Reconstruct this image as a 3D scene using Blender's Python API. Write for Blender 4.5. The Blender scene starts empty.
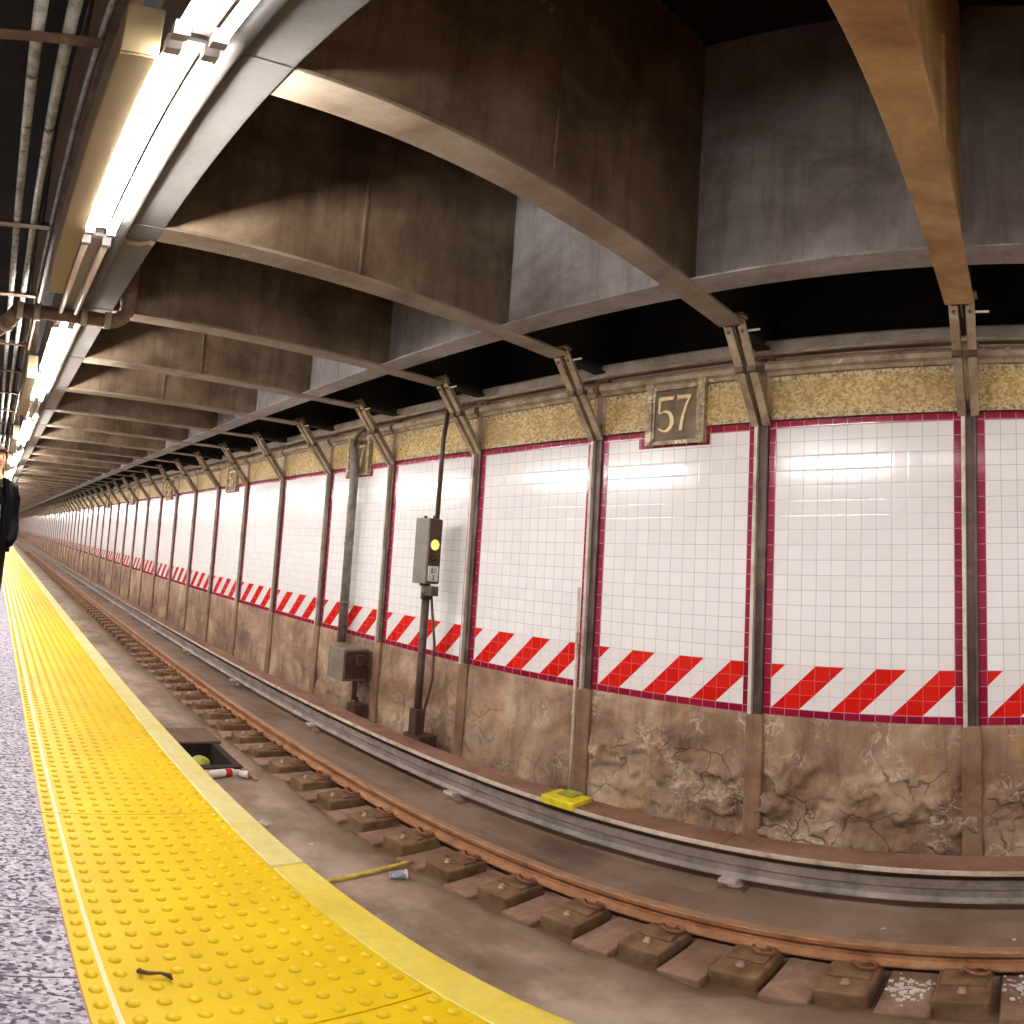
import bpy, bmesh, math, random
from mathutils import Vector, Matrix, noise
random.seed(7)
PI = math.pi
scene = bpy.context.scene
COL = scene.collection

# ---------------------------------------------------------------- dimensions
T = 1.524/14            # wall tile
D = 4.439               # wall plane (Y); the track runs along X
X0 = -0.329             # column nearest the right edge
S = 1.524               # bay
ZT, ZB = 2.205, 0.032   # tiled panel top and bottom
ZF = 2.78               # underside of the ceiling steel
ROOF = 4.90
XL, XR = -118.0, 9.0
N0, N1 = -75, 3         # column indices
EYE = 1.05

# ---------------------------------------------------------------- helpers
def lin(c):
    def f(v):
        v /= 255.0
        return v/12.92 if v <= 0.04045 else ((v+0.055)/1.055)**2.4
    return (f(c[0]), f(c[1]), f(c[2]), 1.0)

def link(o, parent=None):
    COL.objects.link(o)
    if parent: o.parent = parent
    return o

def obj(name, bm, mat, parent=None, smooth=False, loc=None):
    me = bpy.data.meshes.new(name)
    bmesh.ops.recalc_face_normals(bm, faces=bm.faces)
    bm.to_mesh(me); bm.free()
    for m in (mat if isinstance(mat, (list, tuple)) else [mat]): me.materials.append(m)
    if smooth:
        for p in me.polygons: p.use_smooth = True
    o = bpy.data.objects.new(name, me)
    if loc: o.location = loc
    return link(o, parent)

def tag(o, label, cat, group=None, kind=None):
    o['label'] = label; o['category'] = cat
    if group: o['group'] = group
    if kind: o['kind'] = kind
    return o

def thing(name, loc, label, cat, group=None, rz=0, kind='thing'):
    o = bpy.data.objects.new(name, None); COL.objects.link(o)
    o.location = loc; o.rotation_euler = (0, 0, rz); o.empty_display_size = .1
    return tag(o, label, cat, group, kind)

def dup(root, loc, label, group=None, skip=(), rz=None):
    r = root.copy(); COL.objects.link(r); r.location = loc
    if rz is not None: r.rotation_euler = (0, 0, rz)
    r['label'] = label
    if group: r['group'] = group
    elif 'group' in r: del r['group']
    for ch in list(root.children):
        if ch.name.split('.')[0] in skip: continue
        c = ch.copy(); COL.objects.link(c); c.parent = r
        for g in ch.children:
            d = g.copy(); COL.objects.link(d); d.parent = c
    return r

def struct(name, bm, mat, label, cat, smooth=False):
    o = obj(name, bm, mat, None, smooth)
    o['kind'] = 'structure'; o['label'] = label; o['category'] = cat
    return o

def BM(): return bmesh.new()

def box(bm, x0, x1, y0, y1, z0, z1, bev=0, mat=0):
    vs = [bm.verts.new((x, y, z)) for x in (x0, x1) for y in (y0, y1) for z in (z0, z1)]
    q = [(0,1,3,2),(4,6,7,5),(0,4,5,1),(2,3,7,6),(0,2,6,4),(1,5,7,3)]
    fs = [bm.faces.new([vs[i] for i in f]) for f in q]
    for f in fs: f.material_index = mat
    if bev:
        es = list({e for f in fs for e in f.edges})
        bmesh.ops.bevel(bm, geom=es, offset=bev, segments=2, profile=.5, affect='EDGES')
    return bm

def frame_of(d):
    d = d.normalized()
    u = Vector((0,0,1)) if abs(d.z) < .9 else Vector((1,0,0))
    a = d.cross(u).normalized(); b = d.cross(a).normalized()
    return a, b

def tube(bm, pts, r, n=12, cap=True, mat=0):
    pts = [Vector(p) for p in pts]
    rs = r if isinstance(r, (list, tuple)) else [r]*len(pts)
    rings = []
    for i, p in enumerate(pts):
        d = (pts[min(i+1, len(pts)-1)] - pts[max(i-1, 0)])
        a, b = frame_of(d)
        if rings:                       # keep the frame from flipping
            if a.dot(pa) < 0: a = -a
            if b.dot(pb) < 0: b = -b
        pa, pb = a, b
        rings.append([bm.verts.new(p + rs[i]*(math.cos(2*PI*k/n)*a + math.sin(2*PI*k/n)*b)) for k in range(n)])
    for r0, r1 in zip(rings, rings[1:]):
        for k in range(n):
            f = bm.faces.new((r0[k], r0[(k+1) % n], r1[(k+1) % n], r1[k])); f.material_index = mat; f.smooth = True
    if cap:
        for rg in (rings[0], rings[-1]):
            f = bm.faces.new(rg); f.material_index = mat
    return bm

def bar(bm, p0, p1, wx, wn, mat=0):
    """box bar from p0 to p1 lying in a plane X = const: width wx along X, thickness wn across"""
    p0 = Vector(p0); p1 = Vector(p1); d = (p1-p0).normalized()
    a = Vector((1,0,0)); n = d.cross(a).normalized()
    vs = []
    for p in (p0, p1):
        for s, t in ((-1,-1),(1,-1),(1,1),(-1,1)):
            vs.append(bm.verts.new(p + a*wx*s/2 + n*wn*t/2))
    for f in ((3,2,1,0),(4,5,6,7),(0,1,5,4),(1,2,6,5),(2,3,7,6),(3,0,4,7)):
        bm.faces.new([vs[i] for i in f]).material_index = mat
    return bm

def lathe(bm, prof, n=16, axis='z', origin=(0,0,0), mat=0):
    o = Vector(origin); rings = []
    for r, h in prof:
        ring = []
        for k in range(n):
            c, s = r*math.cos(2*PI*k/n), r*math.sin(2*PI*k/n)
            v = {'z': (c, s, h), 'x': (h, c, s), 'y': (c, h, s)}[axis]
            ring.append(bm.verts.new(o + Vector(v)))
        rings.append(ring)
    for a, b in zip(rings, rings[1:]):
        for k in range(n):
            f = bm.faces.new((a[k], a[(k+1) % n], b[(k+1) % n], b[k])); f.smooth = True; f.material_index = mat
    for rg in (rings[0], rings[-1]): bm.faces.new(rg).material_index = mat
    return bm

def prism(bm, poly, d0, d1, plane='xz', mat=0):
    """extrude a 2-D outline between two depths"""
    def P(p, d): return (p[0], d, p[1]) if plane == 'xz' else (d, p[0], p[1]) if plane == 'yz' else (p[0], p[1], d)
    a = [bm.verts.new(P(p, d0)) for p in poly]; b = [bm.verts.new(P(p, d1)) for p in poly]
    n = len(poly)
    bm.faces.new(a).material_index = mat; bm.faces.new(b[::-1]).material_index = mat
    for k in range(n): bm.faces.new((a[k], a[(k+1) % n], b[(k+1) % n], b[k])).material_index = mat
    return bm

def ring_frame(bm, outer, inner, d0, d1, plane='xz', mat=0):
    """a frame as one piece: the outer outline joined to the inner one by a slit"""
    poly = list(outer) + [outer[0]] + [inner[0]] + list(inner[:0:-1]) + [inner[0]]
    return prism(bm, poly, d0, d1, plane, mat)

def angle_bar(bm, p0, p1, w, t, leg, side):
    """an L section running from p0 to p1 in a plane X = const"""
    p0 = Vector(p0); p1 = Vector(p1); d = (p1-p0).normalized(); a = Vector((1,0,0)); n = d.cross(a).normalized()
    if n.y > 0: n = -n                       # n points to the track
    sec = [(-w/2, t/2), (w/2, t/2), (w/2, -t/2), (-w/2+.012, -t/2), (-w/2+.012, -leg), (-w/2, -leg)]
    sec = [(x*side, y) for x, y in sec]
    A = [bm.verts.new(p0 + a*x + n*y) for x, y in sec]; B = [bm.verts.new(p1 + a*x + n*y) for x, y in sec]
    bm.faces.new(A); bm.faces.new(B[::-1]); k = len(sec)
    for i in range(k): bm.faces.new((A[i], A[(i+1) % k], B[(i+1) % k], B[i]))
    return bm

# ---------------------------------------------------------------- materials
class Mat:
    def __init__(s, name):
        s.m = bpy.data.materials.new(name); s.m.use_nodes = True
        s.nt = s.m.node_tree; s.b = s.nt.nodes['Principled BSDF']
        s.tc = s.nt.nodes.new('ShaderNodeTexCoord')
    def n(s, t, **k):
        nd = s.nt.nodes.new(t)
        for a, v in k.items():
            if a.startswith('i_'): nd.inputs[a[2:]].default_value = v
            else: setattr(nd, a, v)
        return nd
    def l(s, a, b): s.nt.links.new(a, b)
    def math(s, op, a, b=None, c=None):
        nd = s.n('ShaderNodeMath', operation=op)
        for i, v in enumerate((a, b, c)):
            if v is None: continue
            if isinstance(v, (int, float)): nd.inputs[i].default_value = v
            else: s.l(v, nd.inputs[i])
        return nd.outputs[0]
    def coord(s, world=False, scale=(1,1,1), loc=(0,0,0)):
        mp = s.n('ShaderNodeMapping'); mp.inputs['Scale'].default_value = scale; mp.inputs['Location'].default_value = loc
        if world:
            g = s.n('ShaderNodeNewGeometry'); s.l(g.outputs['Position'], mp.inputs[0])
        else: s.l(s.tc.outputs['Object'], mp.inputs[0])
        return mp.outputs[0]
    def noise(s, co, scale, detail=5, rough=.6, dist=0):
        nd = s.n('ShaderNodeTexNoise'); nd.inputs['Scale'].default_value = scale
        nd.inputs['Detail'].default_value = detail; nd.inputs['Roughness'].default_value = rough; nd.inputs['Distortion'].default_value = dist
        s.l(co, nd.inputs['Vector']); return nd.outputs['Fac']
    def vor(s, co, scale, feature='F1', out='Distance'):
        nd = s.n('ShaderNodeTexVoronoi', feature=feature); nd.inputs['Scale'].default_value = scale
        s.l(co, nd.inputs['Vector']); return nd.outputs[out]
    def ramp(s, fac, stops, interp='LINEAR'):
        nd = s.n('ShaderNodeValToRGB'); cr = nd.color_ramp; cr.interpolation = interp
        while len(cr.elements) < len(stops): cr.elements.new(.5)
        for e, (p, c) in zip(cr.elements, stops):
            e.position = p; e.color = c if len(c) == 4 else (*c, 1)
        s.l(fac, nd.inputs[0]); return nd.outputs[0]
    def step(s, fac, a, b): return s.ramp(fac, [(a, (0,0,0)), (b, (1,1,1))])
    def mix(s, fac, a, b, blend='MIX'):
        nd = s.n('ShaderNodeMix', data_type='RGBA', blend_type=blend)
        if isinstance(fac, (int, float)): nd.inputs[0].default_value = fac
        else: s.l(fac, nd.inputs[0])
        for v, i in ((a, 6), (b, 7)):
            if isinstance(v, tuple): nd.inputs[i].default_value = v if len(v) == 4 else (*v, 1)
            else: s.l(v, nd.inputs[i])
        return nd.outputs[2]
    def color(s, c):
        if isinstance(c, tuple): s.b.inputs['Base Color'].default_value = c if len(c) == 4 else (*c, 1)
        else: s.l(c, s.b.inputs['Base Color'])
    def rough(s, r):
        if isinstance(r, (int, float)): s.b.inputs['Roughness'].default_value = r
        else: s.l(r, s.b.inputs['Roughness'])
    def metal(s, v): s.b.inputs['Metallic'].default_value = v
    def bump(s, h, strength=.4, dist=.01):
        nd = s.n('ShaderNodeBump'); nd.inputs['Strength'].default_value = strength; nd.inputs['Distance'].default_value = dist
        s.l(h, nd.inputs['Height']); s.l(nd.outputs[0], s.b.inputs['Normal'])

def simple(name, rgb, rough=.5, metal=0, var=.12, scale=6, bump=.15, world=False):
    m = Mat(name); c = lin(rgb)
    nz = m.noise(m.coord(world), scale)
    d = tuple(max(0, v*(1-var*2)) for v in c[:3]); b = tuple(min(1, v*(1+var)) for v in c[:3])
    m.color(m.ramp(nz, [(.3, d), (.7, b)])); m.rough(rough); m.metal(metal)
    if bump: m.bump(m.noise(m.coord(world), scale*8), bump, .004)
    return m.m

def grimy(name, base, dark, light, scale=1.6, rough=.6, streak=True, seed=0, flake=None, bump=.35, flake_at=.66):
    """painted or bare surface with blotches, drip streaks and peeled flakes"""
    m = Mat(name); co = m.coord(True, loc=(seed*3.1, seed*1.7, seed))
    big = m.noise(co, scale, 6, .65, .4)
    c = m.ramp(big, [(.30, lin(dark)), (.5, lin(base)), (.72, lin(light))])
    if streak:
        st = m.noise(m.coord(True, scale=(9, 9, .9)), 1.4, 4, .6)
        c = m.mix(m.math('MULTIPLY', m.step(st, .5, .72), .55), c, lin(dark))
    fine = m.noise(co, 22, 4, .7)
    c = m.mix(.22, c, m.ramp(fine, [(.3, (.25,.25,.25)), (.7, (1,1,1))]), 'MULTIPLY')
    if flake:
        fl = m.noise(co, 5.5, 8, .68, 1.2)
        c = m.mix(m.step(fl, flake_at, flake_at+.03), c, lin(flake))
    m.color(c); m.rough(rough)
    m.bump(m.math('ADD', m.noise(co, 9, 8, .7), m.math('MULTIPLY', fine, .4)), bump, .012)
    return m.m

def tile_mat(name, kind):
    m = Mat(name)
    sep = m.n('ShaderNodeSeparateXYZ'); m.l(m.tc.outputs['Object'], sep.inputs[0])
    tx = m.math('DIVIDE', sep.outputs['X'], T); tz = m.math('DIVIDE', sep.outputs['Z'], T)
    fx = m.math('FRACT', m.math('ADD', tx, 100)); fz = m.math('FRACT', m.math('ADD', tz, 100))
    ex = m.math('SUBTRACT', .5, m.math('ABSOLUTE', m.math('SUBTRACT', fx, .5)))
    ez = m.math('SUBTRACT', .5, m.math('ABSOLUTE', m.math('SUBTRACT', fz, .5)))
    edge = m.math('MINIMUM', ex, ez)
    grout = m.ramp(edge, [(.008, (1,1,1)), (.026, (0,0,0))])
    cell = m.n('ShaderNodeCombineXYZ')
    m.l(m.math('FLOOR', m.math('ADD', tx, 100)), cell.inputs[0]); m.l(m.math('FLOOR', m.math('ADD', tz, 100)), cell.inputs[2])
    oi = m.n('ShaderNodeObjectInfo'); m.l(m.math('MULTIPLY', oi.outputs['Random'], 50), cell.inputs[1])
    wn = m.n('ShaderNodeTexWhiteNoise', noise_dimensions='3D'); m.l(cell.outputs[0], wn.inputs['Vector'])
    rs = m.n('ShaderNodeSeparateColor'); m.l(wn.outputs['Color'], rs.inputs[0])
    if kind == 'white':
        c = m.mix(rs.outputs[2], lin((242,239,237)), lin((247,245,243))); g = lin((178,172,176))
    elif kind == 'red':
        c = m.mix(rs.outputs[2], lin((140,22,52)), lin((160,34,64))); g = lin((205,150,160))
    else:
        sx = m.math('SUBTRACT', tx, tz)
        f = m.math('FRACT', m.math('DIVIDE', m.math('ADD', sx, 399.95), 4))
        red = m.math('LESS_THAN', f, .48)
        c = m.mix(red, lin((241,236,233)), m.mix(rs.outputs[2], lin((214,28,24)), lin((226,40,32))))
        g = m.mix(red, lin((204,196,196)), lin((228,96,84)))
    m.color(m.mix(grout, c, g))
    m.rough(m.math('ADD', .15, m.math('MULTIPLY', grout, .4)))
    tilt = m.math('ADD', m.math('MULTIPLY', m.math('SUBTRACT', rs.outputs[0], .5), fx), m.math('MULTIPLY', m.math('SUBTRACT', rs.outputs[1], .5), fz))
    pillow = m.ramp(edge, [(.0, (0,0,0)), (.09, (1,1,1))], 'EASE')
    h = m.math('ADD', m.math('MULTIPLY', tilt, .35), m.math('MULTIPLY', pillow, .5))
    wav = m.noise(m.tc.outputs['Object'], 18, 2, .5)
    m.bump(m.math('ADD', h, m.math('MULTIPLY', wav, .25)), .35, .003)
    m.b.inputs['Specular IOR Level'].default_value = .6
    return m.m

def concrete_wall():
    m = Mat('lower_wall_concrete'); co = m.coord(True)
    big = m.noise(co, 1.1, 6, .65, .5)
    c = m.ramp(big, [(.34, lin((104,78,60))), (.46, lin((146,116,92))), (.58, lin((180,154,124))), (.70, lin((206,186,156)))])
    st = m.noise(m.coord(True, scale=(7, 7, .7)), 1.5, 5, .65)
    c = m.mix(m.math('MULTIPLY', m.step(st, .5, .7), .5), c, lin((98,72,56)))
    oc = m.noise(m.coord(True, loc=(5,2,1)), 2.3, 5, .6)
    c = m.mix(m.math('MULTIPLY', m.step(oc, .58, .7), .55), c, lin((178,132,74)))
    gr = m.noise(m.coord(True, loc=(1,8,4)), 3.1, 6, .6)
    c = m.mix(m.math('MULTIPLY', m.step(gr, .58, .72), .5), c, lin((120,110,100)))
    # mineral bloom: white crusts in the lower, crumbling area near the camera end
    sp = m.n('ShaderNodeSeparateXYZ'); g = m.n('ShaderNodeNewGeometry'); m.l(g.outputs['Position'], sp.inputs[0])
    near = m.n('ShaderNodeMapRange'); m.l(sp.outputs['X'], near.inputs[0])
    near.inputs[1].default_value = -9; near.inputs[2].default_value = -1.2
    near.inputs[3].default_value = .08; near.inputs[4].default_value = 1
    wl = m.noise(m.coord(True, loc=(3,3,9)), 6.5, 7, .62, 1.6)
    ridge = m.math('ABSOLUTE', m.math('SUBTRACT', wl, .5))
    crust = m.math('MULTIPLY', m.ramp(ridge, [(.0, (1,1,1)), (.04, (0,0,0))]), m.step(m.noise(m.coord(True, loc=(7,1,2)), 2.6, 3), .5, .62))
    c = m.mix(m.math('MULTIPLY', m.math('MULTIPLY', crust, near.outputs[0]), .8), c, lin((222,208,186)))
    m.color(c); m.rough(.72)
    nz = m.n('ShaderNodeTexNoise'); nz.inputs['Scale'].default_value = 4; m.l(co, nz.inputs['Vector'])
    wp = m.n('ShaderNodeVectorMath', operation='MULTIPLY_ADD'); m.l(nz.outputs['Color'], wp.inputs[0]); wp.inputs[1].default_value = (.22,.22,.22); m.l(co, wp.inputs[2])
    ck = m.vor(wp.outputs[0], 3.6, 'DISTANCE_TO_EDGE')
    low = m.n('ShaderNodeMapRange'); m.l(sp.outputs['Z'], low.inputs[0]); low.inputs[1].default_value = -.22; low.inputs[2].default_value = -.34
    crack = m.math('MULTIPLY', m.ramp(ck, [(.006, (1,1,1)), (.03, (0,0,0))]), m.math('MULTIPLY', low.outputs[0], near.outputs[0]))
    crack = m.math('MULTIPLY', crack, m.step(m.noise(m.coord(True, loc=(2,2,2)), 2.2, 3), .44, .56))
    c = m.mix(m.math('MULTIPLY', crack, .7), c, lin((74,52,40)))
    m.color(c)
    h = m.math('ADD', m.noise(co, 7, 8, .68, .6), m.math('MULTIPLY', m.noise(co, 30, 4), .3))
    m.bump(m.math('SUBTRACT', h, m.math('MULTIPLY', crack, .6)), .6, .025)
    return m.m

def frieze_mat():
    m = Mat('yellow_mosaic'); co = m.coord(True)
    v = m.vor(co, 55, out='Color'); s = m.n('ShaderNodeSeparateColor'); m.l(v, s.inputs[0])
    c = m.ramp(s.outputs[0], [(.0, lin((160,128,76))), (.5, lin((194,166,110))), (1, lin((218,198,150)))])
    d = m.noise(co, 2.2, 6, .65)
    c = m.mix(m.math('MULTIPLY', m.step(d, .48, .68), .5), c, lin((128,104,70)))
    dk = m.noise(co, 28, 5, .7)
    c = m.mix(m.step(dk, .66, .71), c, lin((74,58,38)))
    sp = m.n('ShaderNodeSeparateXYZ'); m.l(m.tc.outputs['Object'], sp.inputs[0])
    az = m.math('ABSOLUTE', m.math('SUBTRACT', sp.outputs['Z'], .165))
    edge = m.math('GREATER_THAN', az, .125)
    c = m.mix(edge, c, m.mix(m.step(m.noise(co, 38, 4, .7), .46, .56), lin((206,188,152)), lin((140,114,80))))
    m.color(c); m.rough(.5); m.bump(m.vor(co, 55), .3, .004)
    return m.m

def terrazzo():
    m = Mat('terrazzo'); co = m.coord(True)
    v = m.n('ShaderNodeTexVoronoi'); v.inputs['Scale'].default_value = 120; m.l(m.coord(True, scale=(1, .7, 1)), v.inputs['Vector'])
    s = m.n('ShaderNodeSeparateColor'); m.l(v.outputs['Color'], s.inputs[0])
    c = m.ramp(s.outputs[0], [(.0, lin((96,86,100))), (.22, lin((150,138,152))), (.4, lin((192,182,194))), (.75, lin((216,208,216))), (1, lin((236,230,232)))], 'CONSTANT')
    n2 = m.noise(co, 90, 3, .7)
    c = m.mix(m.step(n2, .62, .66), c, lin((88,80,92)))
    c = m.mix(.15, c, m.ramp(m.noise(co, 1.4), [(.3, (.55,.52,.55)), (.7, (1,1,1))]), 'MULTIPLY')
    sp = m.n('ShaderNodeSeparateXYZ'); g = m.n('ShaderNodeNewGeometry'); m.l(g.outputs['Position'], sp.inputs[0])
    fx = m.math('FRACT', m.math('ADD', m.math('DIVIDE', sp.outputs['X'], .3175), 400-.0))
    fx = m.math('FRACT', m.math('ADD', fx, .0))
    j = m.math('LESS_THAN', m.math('ABSOLUTE', m.math('SUBTRACT', fx, .01)), .009)
    fy = m.math('FRACT', m.math('ADD', m.math('DIVIDE', m.math('ADD', sp.outputs['Y'], .25), 1.2), 40))
    j2 = m.math('LESS_THAN', m.math('ABSOLUTE', m.math('SUBTRACT', fy, .01)), .003)
    c = m.mix(m.math('MAXIMUM', j, j2), c, lin((92,84,88)))
    m.color(c); m.b.inputs['Specular IOR Level'].default_value = .25; m.rough(.65); m.bump(m.noise(co, 60, 3), .1, .002)
    return m.m

def tactile_mat():
    m = Mat('tactile_yellow'); co = m.coord(True)
    sp = m.n('ShaderNodeSeparateXYZ'); m.l(m.tc.outputs['Object'], sp.inputs[0])
    c = m.ramp(m.noise(co, 3.0, 5, .6), [(.3, lin((236,194,2))), (.7, lin((252,214,8)))])
    sc = m.noise(co, 46, 6, .75)
    c = m.mix(m.step(sc, .70, .74), c, lin((96,70,20)))
    line = m.math('LESS_THAN', m.math('ABSOLUTE', m.math('SUBTRACT', sp.outputs['Y'], .0545)), .0055)
    c = m.mix(line, c, lin((250,240,190)))
    low = m.math('LESS_THAN', sp.outputs['Y'], .004)
    c = m.mix(low, c, lin((206,150,80)))
    m.color(c); m.rough(.45); m.b.inputs['Specular IOR Level'].default_value = .35; m.bump(m.noise(co, 80, 3), .12, .002)
    return m.m

def track_floor():
    m = Mat('muddy_concrete'); co = m.coord(True)
    c = m.ramp(m.noise(co, .9, 7, .65, .6), [(.3, lin((88,70,54))), (.5, lin((134,112,94))), (.7, lin((162,140,122)))])
    st = m.noise(m.coord(True, scale=(.5, 3.2, 1)), 1.3, 6, .6, .5)
    c = m.mix(m.math('MULTIPLY', m.step(st, .5, .72), .55), c, lin((176,158,142)))
    sp = m.n('ShaderNodeSeparateXYZ'); g = m.n('ShaderNodeNewGeometry'); m.l(g.outputs['Position'], sp.inputs[0])
    def band(y, w):
        return m.ramp(m.math('ABSOLUTE', m.math('SUBTRACT', sp.outputs['Y'], y)), [(0, (1,1,1)), (w, (0,0,0))])
    wb = m.noise(m.coord(True, scale=(.8, 1, 1), loc=(4,7,0)), 1.7, 6, .62)
    c = m.mix(m.math('MULTIPLY', m.math('MULTIPLY', band(2.35, .55), m.step(wb, .36, .56)), .75), c, lin((190,172,156)))
    dm = m.noise(m.coord(True, loc=(9,4,0)), 1.8, 6, .6)
    c = m.mix(m.math('MULTIPLY', m.step(dm, .50, .66), .6), c, lin((100,74,52)))
    c = m.mix(m.math('MULTIPLY', band(2.98, .36), .75), c, lin((96,70,46)))
    c = m.mix(m.math('MULTIPLY', m.math('MULTIPLY', band(3.62, .3), m.step(wb, .4, .6)), .5), c, lin((146,120,112)))
    fl = m.noise(co, 26, 4, .7)
    c = m.mix(m.step(fl, .73, .75), c, lin((214,204,192)))
    m.color(c); m.rough(.55); m.bump(m.math('ADD', m.noise(co, 6, 8, .7), m.math('MULTIPLY', m.noise(co, 40, 4), .3)), .4, .02)
    return m.m

def emit(name, rgb, strength):
    m = Mat(name); m.color((.8,.8,.8)); m.b.inputs['Emission Color'].default_value = (*rgb, 1)
    m.b.inputs['Emission Strength'].default_value = strength
    return m.m

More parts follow.
